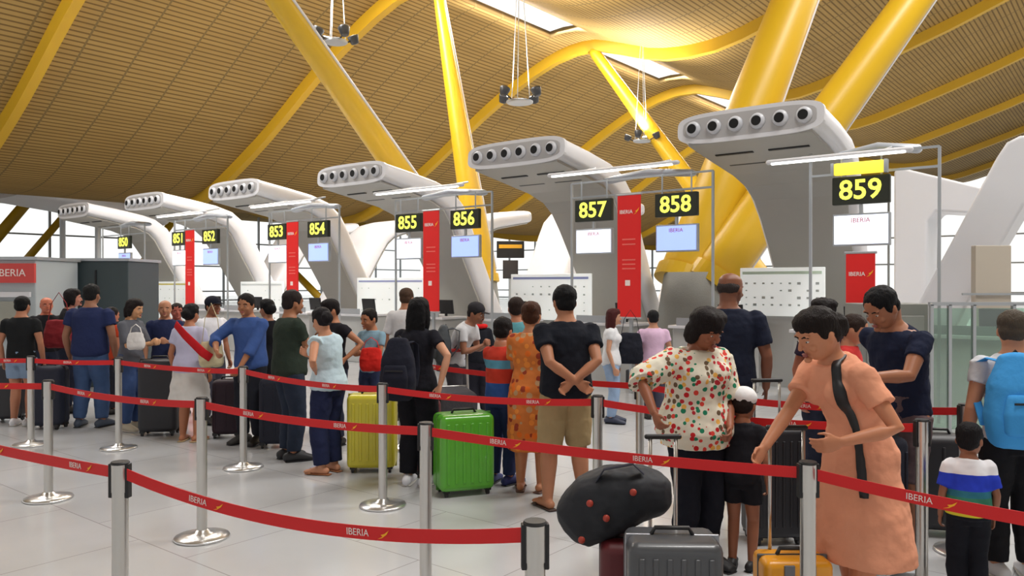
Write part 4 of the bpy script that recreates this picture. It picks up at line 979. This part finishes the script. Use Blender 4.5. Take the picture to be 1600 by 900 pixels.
def shoulder_bag(x, y, z, m, label, w_=.32, h=.26, d=.13, rz=0, strap=0.35):
    g = thing('shoulder_bag', label, 'bag', (x, y, z), rz)
    bm = bmesh.new(); loft(bm, [(0, 0, -h * .4), (0, 0, 0), (0, 0, h * .4)], [(w_ * .5, d * .5), (w_ * .5, d * .55), (w_ * .42, d * .3)], n=22, power=3.2); fuse('bag', bm, m, g, .01, 2, .02, .07)
    bm = bmesh.new(); loft(bm, [(-w_ * .38, 0, h * .35), (-w_ * .25, 0, h * .5 + strap * .6), (0, 0, h * .5 + strap), (w_ * .25, 0, h * .5 + strap * .6), (w_ * .38, 0, h * .35)], [(.012, .004)] * 5, (0, 1, 0), n=8); finish('strap', bm, m, g, smooth=True)
    return g

# --- the four nearest figures
peach = cloth((226, 156, 124))
P_, sp, ap, mh, lc = person('woman in a peach short-sleeved dress with dark tied hair, bending forward to the left', 1344, 3.95, 1.70, face=-68, sex='f', skinc=(196, 132, 98), hair='lowbun', hairc=(30, 20, 18),
    top=peach, bottom='dress', sleeve=.62, loose=.02, hemz=.24, hemr=.168, lean=27, look=(-8, 22, 0), arms=((1318, 690, 3.62), (1172, 735, 3.72)), hints=((.6, .9, -.2), (-.4, .4, -.6)), shoes=('sandal', (120, 80, 60)), curl=.45, step=.1)
hd = 1.68
line = [sp(1.0) + Vector((.05, .01, .03)), sp(.95) + Vector((.075, -.06, .04)), sp(.8) + Vector((.10, -.12, .01)), sp(.62) + Vector((.115, -.14, 0)), sp(.4) + Vector((.12, -.13, 0)), sp(.15) + Vector((.13, -.14, 0)), sp(-.05) + Vector((.15, -.15, 0)), sp(-.3) + Vector((.17, -.15, 0))]
bm = bmesh.new(); prev = None; wd = Vector((.7, .7, 0)) * .028
for i in range(43):
    f = i / 6; k = min(int(f), 6); p = line[k].lerp(line[k + 1], f - k)
    row = [bm.verts.new(p + wd * e) for e in (-1, 0, 1)]
    if prev:
        for q in (0, 1): bm.faces.new((prev[q], prev[q + 1], row[q + 1], row[q]))
    prev = row
st = finish('crossbody_strap', bm, M_black, None, loc=tuple(P_.location), rot=(0, 0, R(-68)), smooth=True)
sw = st.modifiers.new('lie_on', 'SHRINKWRAP'); sw.target = [c for c in P_.children if c.name.startswith('dress')][0]; sw.wrap_method = 'NEAREST_SURFACEPOINT'; sw.wrap_mode = 'ABOVE_SURFACE'; sw.offset = 0.012
sm_ = st.modifiers.new('sm', 'SMOOTH'); sm_.iterations = 2; so = st.modifiers.new('th', 'SOLIDIFY'); so.thickness = 0.006; so.offset = 0
tag(st, 'broad black shoulder strap worn over the peach dress', 'strap')

floral = voronoi_cloth('floral_print', (224, 218, 200), [(196, 40, 44), (215, 70, 60), (40, 130, 96), (236, 180, 90), (190, 50, 60), (110, 90, 70)], 27, .43)
P_, sp, ap, mh, lc = person('woman in a cream blouse with red and green flowers, dark wavy hair, looking down', 1086, 4.95, 1.62, face=22, sex='f', skinc=(150, 92, 66), hair='curly', hairc=(34, 26, 26),
    top=floral, sleeve=1.15, loose=.048, hem=-.2, botc=(26, 28, 38), stout=1.22, lean=5, look=(12, 24, 0), arms=((1140, 668, 4.78), (1022, 645, 4.6)), hints=((.7, .5, -.6), (-1, .2, -.2)), shoes=(20, 20, 24), curl=.7)
person('bare-legged child in a white cap, standing against the woman in the floral blouse', 1160, 4.9, 1.08, face=150, child=True, skinc=(150, 96, 70), hair='short', hairc=(40, 28, 24), top=(30, 30, 36), sleeve=.5,
    bottom='shorts', botc=(26, 26, 32), blen=1.2, shoes=(22, 22, 26), cap=(238, 238, 242), look=(0, 12, 0))
person('tall man in a dark navy polo shirt seen from behind, greying short hair', 1138, 6.45, 1.86, face=165, skinc=(128, 82, 62), hair='bald', hairc=(70, 62, 60), top=(28, 33, 50), sleeve=.75, loose=.02, stout=1.22,
    botc=(46, 48, 60), look=(-30, 5, 0), arms=('down', 'down'), shoes=(40, 36, 34))
person('man in a navy T-shirt with black hair looking down, hand on his hip', 1408, 5.15, 1.78, face=-62, skinc=(160, 106, 78), hair='short', hairc=(14, 14, 18), top=(30, 36, 58), sleeve=.6, stout=1.08,
    bottom='shorts', botc=(96, 80, 84), blen=2.0, lean=7, hunch=16, look=(-6, 30, 0), arms=((1360, 590, 4.75), (1428, 640, 5.35)), hints=((.5, 1, -.4), (-.6, 1.4, 0)), shoes=(60, 60, 66), curl=.8)
jersey = banded('striped_jersey', [(0, (24, 26, 34)), (.30, (214, 206, 60)), (.38, (56, 120, 96)), (.60, (46, 110, 130)), (.70, (44, 66, 196)), (.955, (230, 230, 235))], .40, .74)
person('small child in a blue, green and yellow striped jersey seen from behind', 1514, 4.35, .96, face=165, child=True, skinc=(150, 100, 76), hair='short', hairc=(24, 22, 26), top=jersey, sleeve=.8, loose=.016, stout=1.15,
    botc=(26, 28, 36), look=(-25, 8, 0), arms=('down', 'down'), shoes=(210, 210, 214))
P_, sp, ap, mh, lc = person('person in a pale shirt and black trousers wearing the bright blue backpack, right edge', 1584, 4.75, 1.60, face=172, skinc=(186, 130, 100), hair='short', hairc=(96, 84, 72), top=(206, 208, 214), sleeve=.5, stout=1.05,
    botc=(28, 28, 32), look=(-30, 4, 0), arms=('down', 'down'), shoes=(220, 220, 224))
x, y = at(1592, 4.55); backpack(x, y, 1.10, R(-4), cloth((70, 158, 226)), 'bright blue backpack on the person at the right edge', .36, .52, .18)

# --- second row of figures
P_, sp, ap, mh, lc = person('man in a black shirt and khaki shorts with his hands behind his back', 884, 6.25, 1.75, face=195, skinc=(176, 120, 90), hair='short', hairc=(18, 18, 20), top=(26, 29, 38), sleeve=.6, loose=.024, stout=1.18,
    bottom='shorts', botc=(164, 142, 104), blen=2.0, bloose=.035, arms=('behind', 'behind'), shoes=('sandal', (60, 44, 40)), look=(-6, 0, 0), stance=.17)
orange = voronoi_cloth('orange_print', (206, 118, 58), [(232, 140, 60), (150, 60, 40), (190, 150, 110), (224, 110, 40)], 16, .42)
person('woman in an orange patterned long dress with brown hair pinned up', 829, 6.75, 1.61, face=165, sex='f', skinc=(184, 124, 88), hair='bun', hairc=(88, 52, 34), top=orange, bottom='dress', sleeve=.7, hemz=.22, hemr=.125, loose=.02,
    look=(10, 5, 0), arms=('hold', 'down'), shoes=('sandal', (90, 60, 50)))
person('child in a red and blue striped T-shirt left of the woman in orange', 783, 7.0, 1.45, face=150, child=True, skinc=(170, 112, 84), hair='short', hairc=(30, 24, 24), top=banded('redblue', [(0, (50, 84, 150)), (.35, (196, 60, 44)), (.6, (90, 150, 176)), (.75, (196, 60, 44))], .72, 1.22), sleeve=.6,
    botc=(44, 56, 96), look=(10, 8, 0), arms=('hold', 'down'), shoes=(40, 50, 110))
person('dark-haired person in a teal top behind the woman in orange', 806, 8.5, 1.62, face=175, sex='f', skinc=(170, 112, 84), hair='short', hairc=(50, 36, 30), top=(90, 150, 160), botc=(50, 60, 90))
person('woman with long black hair, black clothes and white sneakers', 652, 6.95, 1.64, face=162, sex='f', skinc=(206, 152, 122), hair='long', hairc=(14, 13, 17), top=(28, 28, 36), sleeve=.55, botc=(20, 20, 26), bloose=.03,
    arms=('down', (688, 600, 6.7)), shoes=(226, 226, 232), stout=1.05)
x, y = at(622, 6.62); backpack(x, y, 1.06, R(-8), cloth((34, 36, 48)), 'large black backpack hanging left of the woman with long black hair', .30, .50, .17)
person('woman in a pale blue sleeveless top and navy trousers leaning left, dark hair tied back', 513, 7.4, 1.56, face=-118, sex='f', skinc=(198, 140, 108), hair='lowbun', hairc=(30, 26, 30), top=(196, 218, 228), sleeve=.12, loose=.02,
    botc=(34, 40, 70), bloose=.03, lean=-6, side=14, look=(-20, 14, 0), arms=((492, 578, 7.2), (484, 556, 7.35)), shoes=('sandal', (150, 96, 60)), stout=1.08)
person('man in a dark green T-shirt and dark jeans with folded arms, turned right', 452, 7.95, 1.70, face=128, skinc=(158, 106, 76), hair='short', hairc=(44, 36, 34), top=(44, 54, 46), sleeve=.6, loose=.022, stout=1.16,
    botc=(42, 50, 66), bloose=.02, arms=('fold', 'fold'), look=(8, 2, 0), shoes=(44, 44, 48))
person('woman in black raising her arm between the dark green T-shirt and the pale blue top', 522, 8.7, 1.60, face=-40, sex='f', skinc=(178, 120, 88), hair='short', hairc=(30, 24, 26), top=(34, 32, 38), sleeve=.4, arms=((540, 560, 8.5), (488, 545, 8.4)), hints=((.6, .5, -.6), (-.4, 0, -1)), look=(-20, 8, 0))
person('woman in a long black dress with dark hair, left of the man in dark green', 419, 9.6, 1.58, face=200, sex='f', skinc=(170, 116, 90), hair='lowbun', hairc=(22, 20, 24), top=(24, 24, 30), bottom='dress', sleeve=.5, hemz=.3, hemr=.12, look=(30, 0, 0))
person('man in a blue long-sleeved shirt facing the viewer, reaching left', 392, 8.8, 1.66, face=-18, skinc=(170, 116, 84), hair='short', hairc=(28, 24, 26), top=(62, 88, 146), sleeve=1.6, loose=.022, side=-5, arms=((372, 580, 8.5), (338, 548, 8.5)), hints=((.8, .3, -.6), (-1, .3, .2)),
    botc=(34, 36, 44), look=(10, 6, 0), stout=1.05)
skp = mat('white_skirt', (214, 212, 208), .85, noise=.06)
person('woman in a pale lavender T-shirt and white skirt seen from behind', 296, 8.9, 1.54, face=170, sex='f', skinc=(176, 116, 84), hair='lowbun', hairc=(22, 22, 26), top=mat('lavender_cloth', (190, 190, 216), .9, noise=.12), bottom='skirt', botc=skp, sleeve=.6, hemz=.27, hemr=.155,
    loose=.02, stout=1.12, arms=('down', 'down'), shoes=('sandal', (176, 150, 110)))
x, y = at(330, 8.7); shoulder_bag(x, y, 1.0, cloth((206, 196, 160)), 'cream shoulder bag at the side of the white skirt', .26, .26, .12, .2, .42)
x, y = at(300, 8.62)
bm = bmesh.new(); loft(bm, [(-.19, .03, .14), (-.05, -.07, .03), (.14, -.06, -.16), (.2, 0, -.22)], [(.045, .008)] * 4, (0, 0, 1), n=10)
tag(finish('sash', bm, cloth((190, 34, 40)), loc=(x, y, 1.18), smooth=True), 'red sash worn across the lavender T-shirt', 'sash')
# --- back row of the queue, from left to right
person('person in a black top and light denim shorts near the left edge, seen from behind', 33, 9.9, 1.61, face=185, skinc=(176, 120, 92), hair='short', hairc=(20, 20, 22), top=(28, 30, 32), sleeve=.55, bottom='shorts', botc=(128, 150, 176), blen=1.3, shoes=(222, 222, 226))
person('bald man in black behind the far left posts', 72, 11.4, 1.58, face=40, skinc=(190, 110, 84), hair='bald', hairc=(70, 50, 44), top=(26, 26, 30), sleeve=1.6)
person('dark-haired person in black with a red bag, left of the navy tee', 103, 10.9, 1.70, face=120, sex='f', skinc=(190, 130, 110), hair='bob', hairc=(30, 24, 26), top=(28, 28, 32), sleeve=1.6, lean=6)
x, y = at(92, 10.4); shoulder_bag(x, y, 1.12, cloth((130, 40, 46)), 'dark red shoulder bag left of the navy tee', .36, .34, .16, .2, .36)
person('broad man in a navy T-shirt and blue jeans seen from behind', 141, 9.8, 1.76, face=180, skinc=(150, 104, 80), hair='short', hairc=(30, 30, 32), top=(38, 47, 84), sleeve=.6, loose=.024, stout=1.3, botc=(66, 88, 126), bloose=.02, stance=.16, shoes=(60, 70, 86))
person('person in an orange-red top partly hidden right of the navy tee', 172, 10.8, 1.45, face=150, skinc=(190, 120, 90), hair='short', hairc=(40, 30, 28), top=(196, 70, 40), botc=(50, 50, 60))
person('woman in a grey top and blue jeans turned right, dark hair to her shoulders', 204, 9.6, 1.59, face=75, sex='f', skinc=(200, 150, 110), hair='bob', hairc=(34, 26, 26), top=(92, 94, 102), sleeve=.9, botc=(56, 76, 118), arms=('hold', 'hold'), look=(10, 10, 0), shoes=(190, 180, 160))
x, y = at(212, 9.3); shoulder_bag(x, y, 1.1, cloth((214, 212, 210)), 'small white bag held by the woman in the grey top', .2, .18, .1, 0, .1)
person('man in navy with greying hair behind the tall black suitcase', 258, 10.3, 1.56, face=20, skinc=(180, 126, 96), hair='bald', hairc=(110, 92, 76), top=(38, 46, 80), sleeve=1.2, botc=(36, 36, 44), arms=('hold', 'down'))
person('person with a reddish face and a dark top left of the lavender T-shirt', 276, 10.9, 1.50, face=30, skinc=(176, 96, 80), hair='short', hairc=(40, 28, 26), top=(60, 44, 54), sleeve=.6)
person('person in a white shirt and dark cap, right of the lavender T-shirt', 330, 10.1, 1.60, face=60, skinc=(150, 96, 70), hair='short', hairc=(20, 18, 20), top=(226, 226, 232), sleeve=.6, cap=(30, 32, 44), botc=(60, 60, 72))
person('boy in a grey-blue T-shirt behind the yellow suitcase', 581, 9.3, 1.46, face=-20, child=True, skinc=(176, 118, 86), hair='short', hairc=(34, 26, 24), top=(132, 164, 182), sleeve=.6, arms=('hold', 'hold'), look=(-20, 10, 0), botc=(50, 60, 90))
x, y = at(580, 8.95); shoulder_bag(x, y, .92, cloth((214, 44, 38)), 'bright red bag held by the boy in the grey-blue T-shirt', .26, .24, .12, 0, .12)
person('tall brown-haired man in white behind the woman with long black hair', 634, 10.3, 1.71, face=170, skinc=(170, 116, 88), hair='short', hairc=(90, 66, 50), top=(214, 212, 214), sleeve=.9, botc=(60, 60, 70))
person('man in a light shirt and dark cap bending over the luggage cart', 712, 9.3, 1.60, face=70, skinc=(150, 100, 76), hair='short', hairc=(40, 34, 32), top=(206, 206, 210), sleeve=.6, lean=30, cap=(46, 44, 48), arms=('hold', 'hold'), botc=(70, 68, 74), look=(0, 15, 0))
x, y = at(692, 9.0); backpack(x, y, 1.08, R(-80), cloth((76, 80, 84)), 'grey backpack on the man bending over the cart', .30, .42, .17)
person('person in a black top with a red scarf, seen from behind', 748, 10.6, 1.42, face=185, sex='f', skinc=(170, 116, 90), hair='lowbun', hairc=(24, 22, 26), top=(30, 32, 40), sleeve=1.5, scarf=(220, 36, 36), botc=(40, 40, 50))
person('woman with auburn hair in a white top and light blue jeans', 955, 10.1, 1.45, face=80, sex='f', skinc=(198, 148, 120), hair='long', hairc=(92, 40, 40), top=(224, 226, 230), sleeve=.5, botc=(150, 174, 206), look=(10, 0, 0), shoes=(60, 66, 86))
person('person in a lavender pink shirt with short black hair, far behind', 1021, 10.4, 1.42, face=180, skinc=(180, 130, 104), hair='short', hairc=(34, 34, 38), top=(220, 186, 214), sleeve=.6, botc=(70, 70, 86))
x, y = at(985, 10.2); shoulder_bag(x, y, .95, cloth((30, 32, 42)), 'black bag between the white top and the lavender pink shirt', .32, .36, .18, 0, .3)
person('dark-haired woman behind the head of the woman in peach', 1284, 6.7, 1.63, face=10, sex='f', skinc=(168, 104, 80), hair='curly', hairc=(28, 20, 22), top=(50, 40, 60), sleeve=.6, look=(-15, 8, 0))
person('child in a red top beside the man in the navy T-shirt', 1326, 6.5, 1.50, face=60, child=True, skinc=(190, 130, 100), hair='short', hairc=(60, 44, 38), top=(206, 60, 60), sleeve=.6, look=(0, 10, 0), botc=(60, 60, 90))
